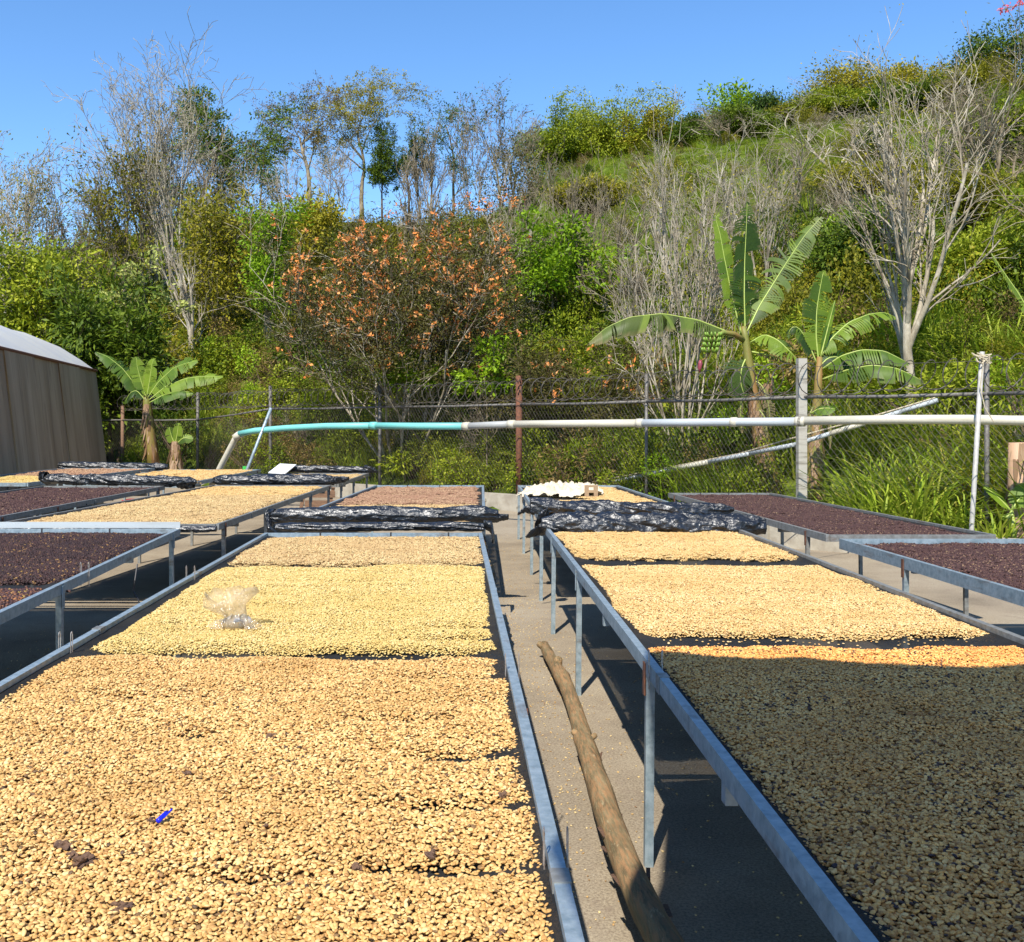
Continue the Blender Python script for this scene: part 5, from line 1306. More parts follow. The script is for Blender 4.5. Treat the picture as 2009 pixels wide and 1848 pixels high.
    tree_at(1350, 17.6, 330, 230, 'sparse', 'bark_white', 'clump of white stems rising behind the long banana leaf', name='bare_tree', basepx=1335, seed=59, stems=5, spread=.26, group=G, r0=.050, leaf='olive', leaves=1, lsize=.07, minlv=4, tip_clump=.12)
    for i, (px, Y, top, w, lb) in enumerate(((1150, 30, 330, 150, 'leafless brown tree behind the lime-green round tree'), (1280, 36, 300, 150, 'slim leafless tree in front of the olive canopy'), (1395, 27, 320, 150, 'upright leafless white tree left of the standing banana leaves'), (1500, 27, 300, 150, 'upright leafless white tree right of the standing banana leaves'), (1610, 30, 330, 130, 'leafless pale tree between the two banana plants, far up'), (1000, 33, 350, 130, 'leafless brown tree just right of the orange blossoms'))):
        tree_at(px, Y, top, w, 'sparse', 'bark_white' if i % 2 else 'bark_grey', lb, name='bare_tree', seed=140 + i, stems=3, spread=.28, group=G, r0=.06, leaf='olive', leaves=1 if i % 2 else 0, lsize=.08, minlv=4, tip_clump=.1)
    # --- right: tall pale tree and neighbours
    tree_at(1800, 16.5, 72, 310, 'limbs', 'bark_white', 'tallest bare tree at right, thick white trunk forking into many upright limbs', name='bare_tree', basepx=1800, seed=161, stems=1, spread=.10, group=G, r0=.105, leaf='olive', leaves=2, lsize=.05, minlv=4, tip_clump=.1)
    tree_at(1660, 17, 270, 150, 'sparse', 'bark_white', 'bare white tree leaning left from the foot of the tallest one', name='bare_tree', basepx=1795, seed=61, stems=1, group=G, r0=.06)
    tree_at(1930, 30, 120, 230, 'bare_fine', 'bark_grey', 'tangled leafless brown tree right of the tallest bare one', name='bare_tree', seed=62, stems=4, spread=.35, group=G, r0=.12)
    tree_at(2010, 30, 240, 220, 'bare_fine', 'bark_grey', 'leafless brown tree cut by the right edge, half way up', name='bare_tree', seed=63, stems=3, spread=.35, group=G, r0=.09)
    tree_at(1640, 38, 190, 190, 'sparse', 'bark_white', 'leafless pale tree between the olive bush and the tallest bare tree', name='bare_tree', seed=64, stems=3, group=G, r0=.1)
    tree_at(1870, 27, 345, 150, 'round', 'bark_grey', 'olive-green tree hung with small leaves beside the thick white trunk', 'olive', name='olive_tree', seed=65, leaves=44, lsize=.085, tip_clump=.26, crown_low=.1, stems=2)
    tree_at(1700, 34, 340, 190, 'round', 'bark_grey', 'loose olive tree left of the thick white trunk', 'olive', name='olive_tree', seed=66, leaves=14, lsize=.11, tip_clump=.35, stems=2)
    tree_at(1715, 24, 440, 150, 'round', 'bark_brown', 'dense dark green bushy tree behind the right-hand banana plant', 'dark', name='dark_tree', seed=67, leaves=44, lsize=.10, tip_clump=.26, stems=2)
    tree_at(1920, 22, 470, 120, 'round', 'bark_brown', 'leafy green tree right of the thick white trunk, low down', 'mid', name='leafy_tree', seed=68, leaves=36, lsize=.10, tip_clump=.22, stems=2)
    # --- centre features
    tree_at(785, 23.2, 398, 470, 'vase', 'bark_white', 'wide vase-shaped tree dotted with orange blossoms, centre left behind the fence', 'dkolive', name='flowering_tree', basepx=790, seed=70, stems=9, spread=.5, leaves=30, lsize=.06, tip_clump=.19, r0=.075, flower='flower', fl_n=800, crown_low=.15, minlv=3)
    tree_at(1130, 20.5, 690, 300, 'round', 'bark_brown', 'low orange-flowered shrub behind the rusty fence post', 'dkolive', name='flowering_shrub', cat='shrub', seed=71, stems=3, leaves=14, lsize=.07, tip_clump=.10, flower='flower', fl_n=26, r0=.03)
    tree_at(1090, 30, 443, 175, 'round', 'bark_grey', 'bright lime-green round tree right of the orange-flowered one', 'lime', name='lime_tree', seed=72, leaves=20, lsize=.16, tip_clump=.20, crown_low=.45, r0=.07)
    tree_at(535, 33, 415, 85, 'slender', 'bark_grey', 'column of bright green creeper left of the orange-flowered tree', 'lime', name='creeper_column', seed=73, leaves=22, lsize=.14, tip_clump=.22)
    tree_at(600, 38, 400, 90, 'slender', 'bark_grey', 'drooping olive creeper mass behind the bright green column', 'olive', name='creeper_mass', seed=74, leaves=24, lsize=.16, tip_clump=.3)
    tree_at(430, 38, 395, 130, 'round', 'bark_grey', 'olive tree with bare twigs below the dark layered one', 'olive', name='olive_tree', seed=75, leaves=12, lsize=.16, tip_clump=.35, stems=2)
    tree_at(330, 36, 455, 80, 'bare', 'bark_white', 'leaning white trunk with few branches above the pale canopy at left', name='bare_tree', basepx=385, seed=76, group=G, r0=.12)
    tree_at(298, 33, 548, 140, 'layered', 'bark_white', 'low flat-topped tree with pale silvery leaves, left', 'pale', name='pale_tree', seed=77, leaves=22, lsize=.15, tip_clump=.14, crown_low=.8, r0=.05)
    tree_at(225, 31, 578, 160, 'round', 'bark_brown', 'rounded dark glossy-leaved bush tree above the tunnel roof', 'dark', name='glossy_tree', seed=78, leaves=30, lsize=.20, tip_clump=.16, stems=2, lw=.35)
    tree_at(80, 36, 500, 150, 'round', 'bark_grey', 'leafy green tree at the left edge above the tunnel roof', 'mid', name='leafy_tree', seed=79, leaves=22, lsize=.18, tip_clump=.3, stems=2)
    tree_at(795, 22.6, 690, 105, 'layered', 'bark_grey', 'small spray of yellow-green leaves over the fence, under the orange-flowered tree', 'lime', name='leafy_sapling', cat='sapling', seed=80, leaves=10, lsize=.12, tip_clump=.09, crown_low=.75, r0=.02)
    tree_at(955, 20.8, 678, 110, 'layered', 'bark_grey', 'small spray of yellow-green leaves left of the rusty post', 'lime', name='leafy_sapling', cat='sapling', seed=81, leaves=12, lsize=.11, tip_clump=.08, crown_low=.7, r0=.02)
    # tree out of frame at upper right whose flowering twig hangs into the corner
    t = make_tree('flowering_tree', 'pink-flowered tree whose blossoming twig hangs into the top right corner', 'tree', (8.6, 12.5, tz1(8.6, 12.5) - .2), 6.4, 3.4, 'round', 'bark_grey', 'mid', seed=90, leaves=3, lsize=.06, r0=.08)
    a = Vector((0.2, -.3, 5.4)); w = Vector(t.location)
    b1 = U(1990, 12, 12.0) - w; b2 = U(1962, 20, 11.9) - w; b0 = U(2040, 0, 12.1) - w
    v, f = prisms(np.array([a, b0, b1]), np.array([b0, b1, b2]), np.array([.02, .01, .006]), np.array([.01, .006, .003]), 5)
    o = bpy.data.objects.new('twig', mesh_np('twig', v, f)); COL.objects.link(o); o.data.materials.append(M['bark_grey']); o.parent = t
    rng = np.random.RandomState(3)
    c = np.array([b2, b1, (b1 + b2) / 2, b0, b1 + Vector((.08, 0, .05))]); pos = np.repeat(c, 16, 0) + rng.normal(0, .022, (80, 3))
    v, f, va = leaf_quads(pos, rng.normal(0, 1, (80, 3)), .05, .02, rng)
    o = bpy.data.objects.new('blossoms', mesh_np('blossoms', v, f, {'v': ('FLOAT', va)})); COL.objects.link(o); o.data.materials.append(M['pink']); o.parent = t; o['kind'] = 'stuff'
build_trees()

# ------------------------------------------------------------------ undergrowth
def clump_proto(kind, seed, n, lsize, mat, lw=.5):
    rng = np.random.RandomState(seed)
    V = []; F = []; A = []; off = 0
    if kind == 'bush':
        # several lobes, leaves near the lobe surfaces
        L = rng.randint(5, 9); c = rng.normal(0, .42, (L, 3)) * np.array([1, 1, .6]); c[:, 2] += .55; rr = rng.uniform(.25, .5, L)
        w = rng.randint(0, L, n)
        d = rng.normal(0, 1, (n, 3)); d /= np.linalg.norm(d, axis=1)[:, None]
        pos = c[w] + d * (rr[w] * rng.uniform(.55, 1.05, n))[:, None]
        k = pos[:, 2] > -.1; pos = pos[k]; d = d[k]
        v, f, va = leaf_quads(pos, d * .8 + np.array([0, 0, .2]), lsize, lsize * lw, rng, .35)
        # stems
        e = rng.randint(0, len(pos), 30)
        sv, sf = prisms(rng.normal(0, .08, (30, 3)) * np.array([1, 1, 0]), pos[e], np.full(30, .018), np.full(30, .006), 3)
        va = np.concatenate([va, np.zeros(len(sv))]); 
        return np.concatenate([v, sv]), [f, sf + len(v)], va, len(f), len(sf)
    if kind == 'grass':
        V = []; F = []; A = []
        base = rng.normal(0, .28, (n, 3)); base[:, 2] = 0
        out = base.copy(); out += rng.normal(0, .35, (n, 3)); out[:, 2] = 0
        h = rng.uniform(.5, 1.1, n)
        for i in range(4):
            pass
        ks = [0, .4, .75, 1.0]
        pts = [base + out * (t ** 1.8)[None] if False else base + out * (t ** 1.8) * 1.1 + np.array([0, 0, 1]) * (h * (t - .33 * t ** 3))[:, None] for t in ks]
        side = np.cross(out, [0, 0, 1]) + rng.normal(0, .05, (n, 3)); side /= np.linalg.norm(side, axis=1)[:, None]
        wd = [lsize, lsize * .9, lsize * .55, .001]
        v = np.stack(sum([[p + side * w_, p - side * w_] for p, w_ in zip(pts, wd)], []), 1)
        va = np.repeat(rng.rand(n), 8)
        b = (np.arange(n) * 8)[:, None]
        f = np.concatenate([b + np.array([[2 * i, 2 * i + 1, 2 * i + 3, 2 * i + 2]]) for i in range(3)])
        return v.reshape(-1, 3), [f], va, len(f), 0
    if kind == 'twigs':
        tg = TreeGen(seed)
        for q in range(4): tg.grow((0, 0, 0), (rng.uniform(-.5, .5), rng.uniform(-.5, .5), 1), rng.uniform(.7, 1.1), .03, 0, PRE['sparse'])
        S_ = np.array(tg.seg); v, f = prisms(S_[:, :3], S_[:, 3:6], np.maximum(S_[:, 6] * .7, .006), np.maximum(S_[:, 7] * .7, .005), 3)
        return v, [f], np.zeros(len(v)), len(f), 0
    if kind == 'vine':
        # drooping curtain
        k = 60; top = rng.normal(0, .45, (k, 3)); top[:, 2] = rng.uniform(.6, 1.3, k); ln = rng.uniform(.3, 1.1, k)
        w = rng.randint(0, k, n); t = rng.rand(n)
        pos = top[w].copy(); pos[:, 2] -= t * ln[w]; pos += rng.normal(0, .05, (n, 3))
        v, f, va = leaf_quads(pos, rng.normal(0, 1, (n, 3)), lsize, lsize * lw, rng, .9)
        return v, [f], va, len(f), 0

def build_undergrowth():
    spec = [('bush', 2600, .075, 'mid', .5), ('bush', 2200, .085, 'dark', .5), ('bush', 2800, .06, 'olive', .5), ('bush', 1900, .10, 'mid', .3), ('vine', 2600, .065, 'olive', .6), ('bush', 2400, .07, 'dark', .45),
            ('bush', 2200, .08, 'lime', .5), ('bush', 1500, .07, 'brownleaf', .4), ('grass', 240, .010, 'grass', 1), ('grass', 150, .017, 'grass', 1), ('bush', 1300, .13, 'mid', .22), ('vine', 2400, .07, 'mid', .6), ('twigs', 1, 1, 'bark_grey', 1)]
    objs = []
    for i, (k, n, ls, mt, lw) in enumerate(spec):
        v, fl, va, nf, ns = clump_proto(k, 300 + i, n, ls, mt, lw)
        me = mesh_np('clump', v, fl, {'v': ('FLOAT', va)}, matidx=np.concatenate([np.zeros(nf), np.ones(ns)]))
        me.materials.append(M[mt]); me.materials.append(M['bark_brown'])
        objs.append(bpy.data.objects.new('clump_%02d' % i, me))
    grp = scatter_tree('undergrowth_scatter', hidden_collection('undergrowth_clumps', objs))
    rng = np.random.RandomState(77)
    def field(name, label, cat, smin, smax, step, scl, weights, region=None, zoff=-.1):
        xs = np.arange(-60, 60, step); ys = np.arange(4, 78, step)
        X, Y = np.meshgrid(xs, ys); X = X.ravel() + rng.uniform(-.5, .5, X.size) * step; Y = Y.ravel() + rng.uniform(-.5, .5, Y.size) * step
        s = (Y - yf(X)) * .75
        px = CX + X / np.maximum(Y, 1) * FPX
        k = (s > smin) & (s < smax) & (px > -150) & (px < 2200) & (Y < 76) & (Y > 6)
        if region is not None: k &= region(X, Y, s, px)
        X, Y, s, px = X[k], Y[k], s[k], px[k]
        n = len(X); 
        # drifts of one kind
        w = np.array(list(weights) + [sum(weights) * .018], float)[None].repeat(n, 0)
        for j in range(w.shape[1]): w[:, j] *= np.clip(.5 + 2.2 * fbm(X * .18 + j * 13, Y * .18 + j * 7, 2), .03, 3)
        w /= w.sum(1)[:, None]; cs = w.cumsum(1); u = rng.rand(n)[:, None]; idx = (u > cs).sum(1)
        sc = scl * np.exp(rng.normal(0, .25, n)); hz = rng.uniform(.8, 1.35, n)
        Z = tz(X, Y) + zoff
        rot = np.stack([rng.normal(0, .12, n), rng.normal(0, .12, n), rng.uniform(0, 6.28, n)], 1)
        o = scatter_object(name, np.stack([X, Y, Z], 1), rot, np.stack([sc, sc, sc * hz], 1), idx, grp, M['mid'])
        return tag(o, label, cat, None, 'stuff')
    grassy = lambda X, Y, s, px: (px > 1150) & ~((px > 1465) & (px < 1655) & (Y < 16.2)) & ~((px > 1460) & (px < 1830) & (Y > 14.4) & (Y < 16.6))
    # idx: 0 mid,1 dark,2 olive,3 mid long,4 vine olive,5 dark fine,6 lime,7 brown,8 grass,9 grass wide,10 long,11 vine mid
    field('fence_weeds', 'weeds and shrubs crowding the foot of the fence on the left', 'weeds', .3, 4, .62, .70, [3, 1, 3, 3, 0, 1, .8, 1.2, 2, 1, 3, 0], lambda X, Y, s, px: px <= 1150)
    field('bank_grass', 'tall grass and weeds on the bank behind the fence at right', 'grass', .55, 8, .42, .8, [1.4, .5, 1.0, 1.0, 0, .5, .8, .7, 12, 10, 1.0, 0], grassy)
    field('low_scrub', 'green scrub on the lower hillside left of the bananas', 'scrub', 4, 16, .95, 1.05, [3, 2.5, 3, 2, 2, 2, .8, .5, .3, .2, 1.5, 2], lambda X, Y, s, px: px <= 1250)
    field('low_scrub', 'green scrub and creepers on the lower hillside behind the bananas', 'scrub', 8, 16, 1.1, .85, [2, 3, 3, 1, 2, 3, .3, .5, 3, 1.5, .6, 1], lambda X, Y, s, px: px > 1250)
    field('upper_scrub', 'scrub covering the upper hillside below the skyline trees', 'scrub', 16, 31, 1.25, 1.15, [3, 2, 4, 1, 2.5, 2, .4, .8, .3, .3, .5, 2], lambda X, Y, s, px: (px <= 1000) & (Y < 60))
    field('upper_scrub', 'scattered scrub on the grassy slope below the right ridge', 'scrub', 16, 50, 3.4, .9, [2, 2, 4, 0, 1, 2, .3, 2.5, 5, 3, 0, .5], lambda X, Y, s, px: px > 1000)
    field('ridge_grass', 'short grass on the open slope below the right ridge', 'grass', 16, 54, 1.0, .42, [.3, .2, .5, 0, 0, .3, 0, .6, 9, 8, 0, 0], lambda X, Y, s, px: px > 980)
    field('left_scrub', 'dark scrub along the left skyline below the bare trees', 'scrub', 20, 36, 1.4, 1.25, [2, 4, 3, 0, 2, 3, .2, .4, 0, 0, 0, 2], lambda X, Y, s, px: px < 430)
build_undergrowth()

def build_tussocks():
    rng = np.random.RandomState(31)
    for i, (px, Y, h, n, lb) in enumerate(((1735, 12.9, 1.25, 70, 'tall pale grass tussock left of the leaning pole, nearest the dark bed'), (1800, 12.6, 1.55, 90, 'tallest arching grass tussock just left of the leaning pole'), (1865, 12.4, 1.15, 60, 'arching grass tussock touching the foot of the leaning pole'), (1680, 13.4, .9, 50, 'low grass tussock right of the square white post'), (1950, 11.9, .9, 50, 'grass tussock between the leaning pole and the young banana'))):
        X = (px - CX) / FPX * Y
        base = rng.normal(0, .10, (n, 3)); base[:, 2] = 0
        out = base * 2 + rng.normal(0, .42, (n, 3)) * h; out[:, 2] = 0
        hh = h * rng.uniform(.5, 1.05, n)
        pts = [base + out * (t ** 1.9) + np.array([0, 0, 1]) * (hh * (t - .38 * t ** 3))[:, None] for t in (0, .25, .5, .75, 1)]
        sd = np.cross(out, [0, 0, 1]) + rng.normal(0, .05, (n, 3)); sd /= np.linalg.norm(sd, axis=1)[:, None]
        v = np.stack(sum([[p + sd * w, p - sd * w] for p, w in zip(pts, (.009, .013, .012, .008, .001))], []), 1)
        b = (np.arange(n) * 10)[:, None]
        f = np.concatenate([b + np.array([[2 * k, 2 * k + 1, 2 * k + 3, 2 * k + 2]]) for k in range(4)])
        o = link('grass_tussock', mesh_np('grass_tussock', v.reshape(-1, 3), f, {'v': ('FLOAT', np.repeat(rng.uniform(.4, 1, n), 10))}, smooth=True), M['grass'])
        o.location = (X, Y, max(.1, tz1(X, Y)))
        tag(o, lb, 'grass tussock', 'grass tussocks at the foot of the fence')
build_tussocks()

# ------------------------------------------------------------------ banana plants
def banana_leaf(parent, mid, width, face=(0, -1, .3), droop=.35, seed=1, tone=.5, dead=0.0, tear=.5, rib=.014, w0=.35):
    rng = random.Random(seed)
    P = [Vector(p) for p in mid]; dist = [0]
    for a, b in zip(P[:-1], P[1:]): dist.append(dist[-1] + (b - a).length)
    n = max(16, int(dist[-1] / .035))
    C = np.stack([np.interp(np.linspace(0, dist[-1], n + 1), dist, [p[i] for p in P]) for i in range(3)], 1)
    for _ in range(4): C[1:-1] = (C[:-2] + C[1:-1] * 2 + C[2:]) / 4
    C = [Vector(c) for c in C]
    face = Vector(face).normalized()
    vs = []; fs = []; va = []; ve = []
    m = 4
    for side in (-1, 1):
        dr = droop; gap = 0; tn = tone; k = 0; skew = 0; ext = 1
        for i in range(int(n * .08), n):
            if k <= 0:
                k = rng.choice((1, 2, 2, 3, 3, 5, 7) if tear > .3 else (5, 8, 12)); dr = min(.98, max(0, droop + rng.gauss(0, .30 * tear))); tn = min(1, max(0, tone + rng.gauss(0, .18))); gap = rng.random() < .5 * tear; skew = rng.gauss(0, .26 * tear); ext = rng.uniform(1 - .3 * tear, 1.06)
            k -= 1
            u = i / n
            w = width * (min(1, (u - .05) / .22) ** .6 if u > .05 else .1) * (1 - max(0, (u - .55) / .45) ** 2.2 * .88)
            w *= ext
            row = []
            for q, (c, t2) in enumerate(((C[i], C[min(i + 1, n)]), (C[i + 1], C[min(i + 1, n)]))):
                t = (C[min(i + 1, n)] - C[i]).normalized()
                sd = t.cross(face).normalized() * side
                r = [c]
                p = c.copy(); shrink = (.12 if gap and ((q == 0) == (k == 0)) else 0)
                for s in range(1, m + 1):
                    f = dr * (s / m) ** .8
                    dv = (sd * (1 - f) + Vector((0, 0, -1)) * f + t * (.25 + skew)).normalized()
                    p = p + dv * (w / m)
                    r.append(p.lerp(c, 0) + t * (shrink * .1 if q == 0 else -shrink * .1))
                row.append(r)
            o = len(vs)
            for r in row:
                for s, p in enumerate(r):
                    vs.append(tuple(p)); va.append(tn + rng.uniform(-.06, .06)); ve.append(min(1, max(0, dead * (1.5 if s == m else .6) + (u > .9) * dead + (.35 if s == m and rng.random() < .25 else 0))))
            for s in range(m): fs.append((o + s, o + s + 1, o + m + 2 + s, o + m + 1 + s))
    me = mesh_np('blade', np.array(vs), np.array(fs), {'v': ('FLOAT', np.array(va)), 'e': ('FLOAT', np.array(ve))}, smooth=True)
    o = link('leaf', me, M['banana'], parent)
    rb = MB().tube([C[i] for i in range(0, n + 1, 2)], [rib * (1 - .8 * i / n) for i in range(0, n + 1, 2)], 6).build('midrib', M['midrib'], None, True)
    rb.parent = o
    rb.matrix_parent_inverse = Matrix.Translation(parent.location).inverted() if False else Matrix.Identity(4)
    # both meshes are modelled in world coordinates; o carries the inverse offset of its plant
    rb.matrix_parent_inverse = (Matrix.Translation(parent.location) @ o.matrix_parent_inverse).inverted()
    return o

def flakes(parent, path, rads, n, L, seed, hang=.8, name='dry_sheath', wd=.05):
    rng = np.random.RandomState(seed); P = np.array([tuple(p) for p in path])
    t = rng.rand(n); s = np.linspace(0, 1, len(P))
    c = np.stack([np.interp(t, s, P[:, i]) for i in range(3)], 1); r = np.interp(t, s, rads)
    a = rng.uniform(0, 2 * PI, n); o = np.stack([np.cos(a), np.sin(a), np.zeros(n)], 1)
    c = c + o * (r * .95)[:, None]
    d = o * rng.uniform(0.0, .16, n)[:, None] + np.array([0, 0, -hang])
    # long narrow strips of three joints
    side = np.cross(o, [0, 0, 1]); w = (wd * rng.uniform(.4, 1.2, n))[:, None]; ln = (L * rng.uniform(.4, 1.3, n))[:, None]
    p1 = c + d * ln * .5 + side * rng.normal(0, .02, (n, 1)); p2 = p1 + (d + o * rng.uniform(-.15, .2, (n, 1))) * ln * .5
    V = np.stack([c - side * w, c + side * w, p1 - side * w * .9, p1 + side * w * .9, p2 - side * w * .25, p2 + side * w * .25], 1).reshape(-1, 3)
    b = (np.arange(n) * 6)[:, None]
    f = np.concatenate([b + np.array([[0, 1, 3, 2]]), b + np.array([[2, 3, 5, 4]])])
    o = link(name, mesh_np(name, V, f, {'v': ('FLOAT', np.repeat(rng.rand(n), 6))}), M['bdead'], parent)
    o['kind'] = 'stuff'
    return o

def build_bananas():
    # centre plant with fruit
    Y = 15.6; p = lambda x, y, dy=0: U(x, y, Y + dy)
    st = [p(1518, 985), p(1506, 920), p(1492, 850), p(1478, 780), p(1470, 720), p(1462, 660), p(1458, 640)]
    t = empty('banana_plant', st[0], 'tall banana plant with a bunch of green fruit and torn leaves, behind the fence', 'banana plant')
    MB().tube(st, [.17, .15, .12, .085, .07, .05, .035], 14).build('stem', M['bstem'], t, True)
    flakes(t, st[:4], [.17, .15, .12, .09], 330, .26, 1, wd=.022)
    flakes(t, [p(1476, 790), p(1500, 755), p(1522, 742)], [.06, .04, .02], 45, .28, 2, wd=.022)
    banana_leaf(t, [p(1458, 668), p(1425, 650), p(1370, 628, -.1), p(1300, 615, -.2), p(1235, 622, -.3), p(1190, 642, -.3), p(1155, 672, -.3)], .42, (0, -.3, 1), .86, 11, .35, .25, .7)
    banana_leaf(t, [p(1455, 655), p(1443, 610), p(1432, 560), p(1420, 500), p(1412, 455), p(1402, 425), p(1412, 420)], .17, (.3, -1, .1), .35, 12, .75, .05, .6)
    banana_leaf(t, [p(1462, 655), p(1460, 580), p(1461, 510, .05), p(1464, 450, .05), p(1466, 395, .05)], .34, (.5, -1, .1), .62, 13, .15, .05, 1.0)
    banana_leaf(t, [p(1466, 650), p(1490, 600, .1), p(1515, 560, .2), p(1545, 512, .2), p(1580, 460, .2), p(1612, 425, .2)], .30, (-.3, -1, .5), .45, 14, .55, .15, .9)
    banana_leaf(t, [p(1472, 672), p(1500, 655, -.1), p(1528, 668, -.3), p(1550, 690, -.4), p(1566, 706, -.4)], .30, (0, -.4, 1), .6, 15, .95, .1, .7)
    banana_leaf(t, [p(1465, 700), p(1455, 720, -.1), p(1452, 750, -.1), p(1462, 780, -.1)], .28, (0, -1, 0), .5, 16, .1, .1, .6)
    banana_leaf(t, [p(1475, 690), p(1500, 695), p(1525, 702), p(1545, 712)], .05, (0, -1, 0), .8, 17, .4, .9, .9)
    for i, (q, w) in enumerate((([p(1474, 745), p(1494, 752, -.1), p(1508, 790, -.12), p(1512, 840, -.1)], .10), ([p(1472, 760), p(1455, 775, -.1), p(1452, 815, -.1), p(1456, 850, -.1)], .09), ([p(1476, 790), p(1500, 815, -.15), p(1506, 860, -.15)], .08), ([p(1466, 720), p(1446, 735, -.05), p(1438, 775, -.05)], .08))):
        banana_leaf(t, q, w, (0, -1, .1), .7, 100 + i, .2, 1.0, 1.0, .008)
    arch = [p(1460, 668), p(1440, 655, -.1), p(1418, 652, -.2), p(1402, 662, -.25), p(1396, 680, -.25)]
    MB().tube(arch, [.045, .04, .035, .03, .025], 8).build('fruit_stalk', M['bstem'], t, True)
    rng = random.Random(6)
    for h in range(4):
        c = arch[3].lerp(arch[4], h / 3) + Vector((0, 0, -.03 * h))
        for k in range(9):
            a = PI * (k / 8) * 1.3 - .6; o = Vector((math.cos(a) * .08 - .02, -abs(math.sin(a)) * .06 - .02, 0))
            q0 = c + o * .5; q1 = c + o * 1.3 + Vector((0, 0, .02)); q2 = c + o * 1.6 + Vector((rng.uniform(-.01, .01), 0, .075))
            MB().tube([q0, q1, (q1 + q2) / 2 + o * .12, q2], [.008, .016, .016, .006], 7).build('banana', M['banana_fruit'], t, True)
    s2 = [arch[4], p(1388, 700, -.25), p(1376, 708, -.25)]
    MB().tube(s2, [.02, .014, .012], 6).build('flower_stalk', M['bstem'], t, True)
    b = p(1374, 706, -.25)
    MB().tube([b, b + Vector((0, 0, -.05)), b + Vector((-.01, 0, -.12)), b + Vector((-.01, 0, -.19))], [.015, .035, .032, .006], 10).build('flower_bud', M['bud'], t, True)
    # right plant
    Y = 15.2
    st = [p(1597, 985), p(1597, 900), p(1602, 820), p(1605, 760), p(1608, 700)]
    t = empty('banana_plant', st[0], 'banana plant with glossy arching leaves, just right of the square white post', 'banana plant')
    MB().tube(st, [.15, .13, .08, .06, .04], 14).build('stem', M['bstem'], t, True)
    flakes(t, st[:3], [.15, .13, .09], 240, .24, 3, wd=.022)
    banana_leaf(t, [p(1606, 710), p(1601, 660), p(1602, 610), p(1608, 570), p(1616, 530)], .26, (.2, -1, .1), .35, 21, .7, .05, 1.0)
    banana_leaf(t, [p(1610, 700), p(1630, 665, .1), p(1665, 632, .1), p(1705, 616, .1), p(1735, 612, .1), p(1757, 622, .1)], .30, (0, -.4, 1), .75, 22, .75, .05, .9)
    banana_leaf(t, [p(1612, 725), p(1650, 698, -.2), p(1690, 686, -.3), p(1735, 688, -.4), p(1782, 712, -.5)], .28, (0, -.6, 1), .72, 23, .5, .05, .4)
    banana_leaf(t, [p(1612, 745), p(1660, 726, -.3), p(1710, 716, -.5), p(1760, 722, -.6), p(1812, 748, -.7)], .28, (0, -.6, 1), .78, 24, .55, .1, .4)
    banana_leaf(t, [p(1602, 712), p(1585, 670), p(1566, 640), p(1552, 640), p(1545, 660)], .20, (0, -.5, 1), .75, 25, .1, .05, .6)
    banana_leaf(t, [p(1610, 700), p(1620, 660), p(1630, 620), p(1638, 590)], .05, (0, -1, 0), .2, 26, .6, 0, .2)
    banana_leaf(t, [p(1608, 720), p(1625, 700), p(1650, 700), p(1668, 720)], .30, (0, -.8, .6), .5, 27, .05, 0, .3)
    banana_leaf(t, [p(1590, 812, -.6), p(1605, 802, -.7), p(1622, 800, -.75), p(1638, 802, -.8)], .12, (0, -.7, .7), .4, 28, .5, 0, .1)
    for i, (q, w) in enumerate((([p(1606, 770), p(1622, 780, -.1), p(1630, 830, -.1), p(1628, 880, -.1)], .09), ([p(1603, 790), p(1590, 805, -.1), p(1586, 860, -.1)], .08))):
        banana_leaf(t, q, w, (0, -1, .1), .7, 110 + i, .2, 1.0, 1.0, .008)
    # left plant
    Y = 27.0
    st = [p(303, 925), p(297, 880), p(292, 830), p(288, 790), p(287, 770)]
    t = empty('banana_plant', st[0], 'banana plant with bright broad leaves beside the tunnel at left', 'banana plant')
    MB().tube(st, [.17, .16, .13, .10, .06], 12).build('stem', M['bstem'], t, True)
    flakes(t, st[:4], [.17, .16, .13, .11], 150, .5, 4, wd=.04)
    for i, (pts, w, fc, dr, tn) in enumerate([
        ([(286, 785), (262, 750), (240, 722), (212, 700), (188, 690)], .30, (0, -.6, 1), .65, .4),
        ([(287, 780), (276, 745), (268, 715), (268, 700)], .24, (.3, -1, .1), .35, .8),
        ([(288, 778), (294, 745), (298, 715), (302, 703)], .22, (-.3, -1, .1), .35, 1.0),
        ([(290, 780), (310, 750), (340, 722), (365, 712), (388, 708)], .34, (0, -.8, .8), .45, .7),
        ([(292, 785), (325, 758), (365, 742), (400, 738), (437, 738)], .34, (0, -.7, .9), .6, .9),
        ([(293, 790), (320, 775), (350, 765), (378, 770)], .30, (0, -.5, 1), .8, .5),
        ([(285, 785), (268, 765), (255, 770), (245, 790)], .22, (0, -.5, 1), .7, .2)]):
        banana_leaf(t, [p(x, y, -.1 * i) for x, y in pts], w, fc, dr, 40 + i, tn, .03, .45)
    Y = 26.4
    st = [p(346, 925), p(345, 885), p(343, 865)]
    t = empty('banana_plant', st[0], 'small cut-back banana plant with brown stem right of the left banana', 'banana plant')
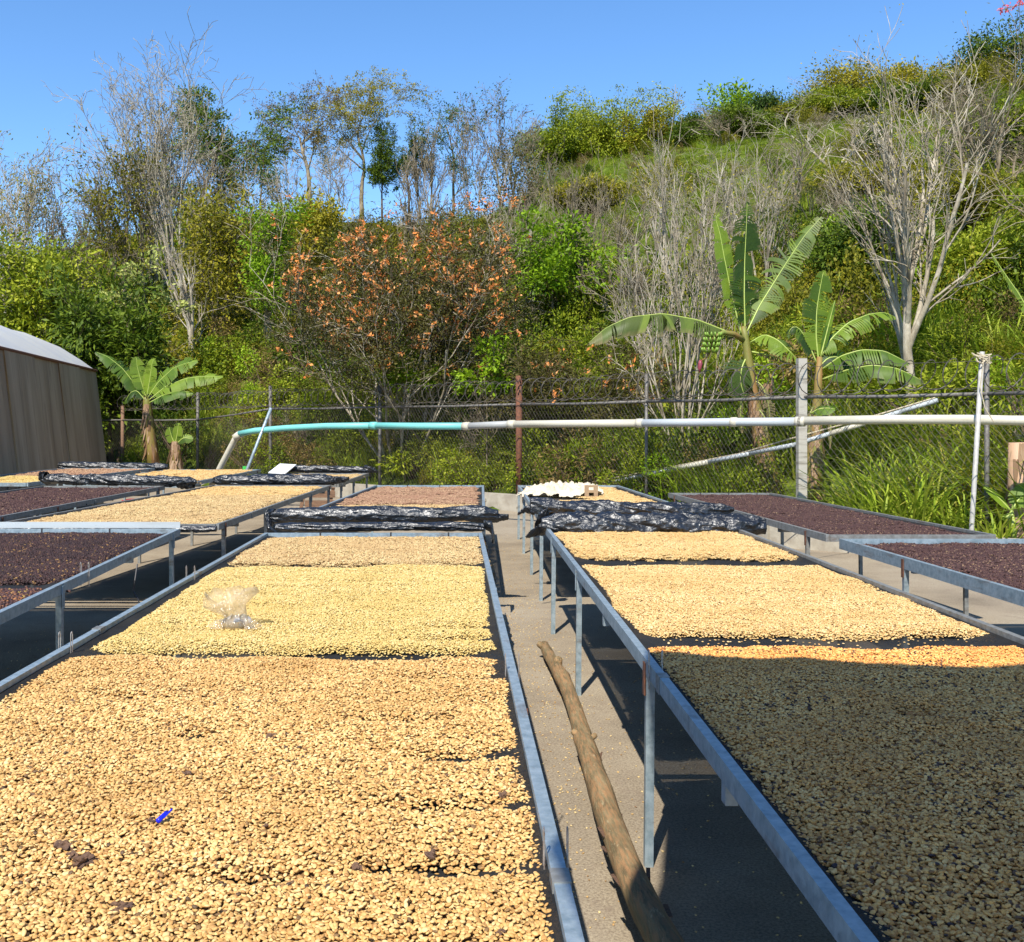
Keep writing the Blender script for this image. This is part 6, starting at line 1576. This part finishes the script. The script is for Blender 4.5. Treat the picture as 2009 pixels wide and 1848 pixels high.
    MB().tube(st, [.16, .12, .07], 10).build('stem', M['bstem'], t, True)
    flakes(t, st, [.17, .13, .08], 90, .5, 5, wd=.05)
    for i, pts in enumerate(([(343, 872), (336, 855), (332, 838)], [(344, 870), (348, 850), (350, 830)], [(345, 872), (360, 858), (378, 862)])):
        banana_leaf(t, [p(*q) for q in pts], .14, (0, -1, .3), .3, 60 + i, .7, .05, .3)
    # right edge
    Y = 12.3
    st = [p(2002, 1075), p(2002, 960), p(2000, 868)]
    t = empty('banana_plant', st[0], 'thick peeling banana stump at the right edge behind the fence', 'banana plant')
    MB().tube(st, [.15, .14, .12], 14).build('stem', m_simple('pink_stem', (0.45, 0.27, 0.15), (0.52, 0.34, 0.22), 2, 0.6, bump=.5, stretch=(3, 3, .4)), t, True)
    flakes(t, st, [.15, .145, .125], 40, .45, 6, wd=.03)
    st = [p(2065, 1085), p(2062, 900), p(2055, 700)]
    t = empty('banana_plant', st[0], 'banana plant mostly outside the right edge, one leaf reaching in', 'banana plant')
    MB().tube(st, [.15, .13, .08], 12).build('stem', M['bstem'], t, True)
    banana_leaf(t, [p(2055, 700), p(2030, 630), p(1998, 575), p(1970, 535), p(1945, 497)], .14, (.5, -.6, .6), .55, 71, .8, .1, .8)
    banana_leaf(t, [p(2056, 705), p(2075, 640), p(2110, 600), p(2160, 590)], .25, (0, -.5, 1), .5, 72, .6, .1, .5)
    Y = 12.1
    st = [p(1990, 1075), p(1988, 1030), p(1984, 1000)]
    t = empty('banana_plant', st[0], 'young banana seedling with bright leaves in the lower right corner of the fence', 'banana plant')
    MB().tube(st, [.035, .03, .02], 8).build('stem', M['midrib'], t, True)
    for i, (pts, w) in enumerate((([(1984, 1003), (1968, 985), (1950, 968), (1930, 955)], .07), ([(1985, 1000), (1998, 980), (2015, 962), (2032, 950)], .13), ([(1984, 1005), (1975, 1015), (1960, 1012)], .05))):
        banana_leaf(t, [p(*q) for q in pts], w, (0, -.8, .7), .3, 80 + i, .9, 0, .1)
build_bananas()
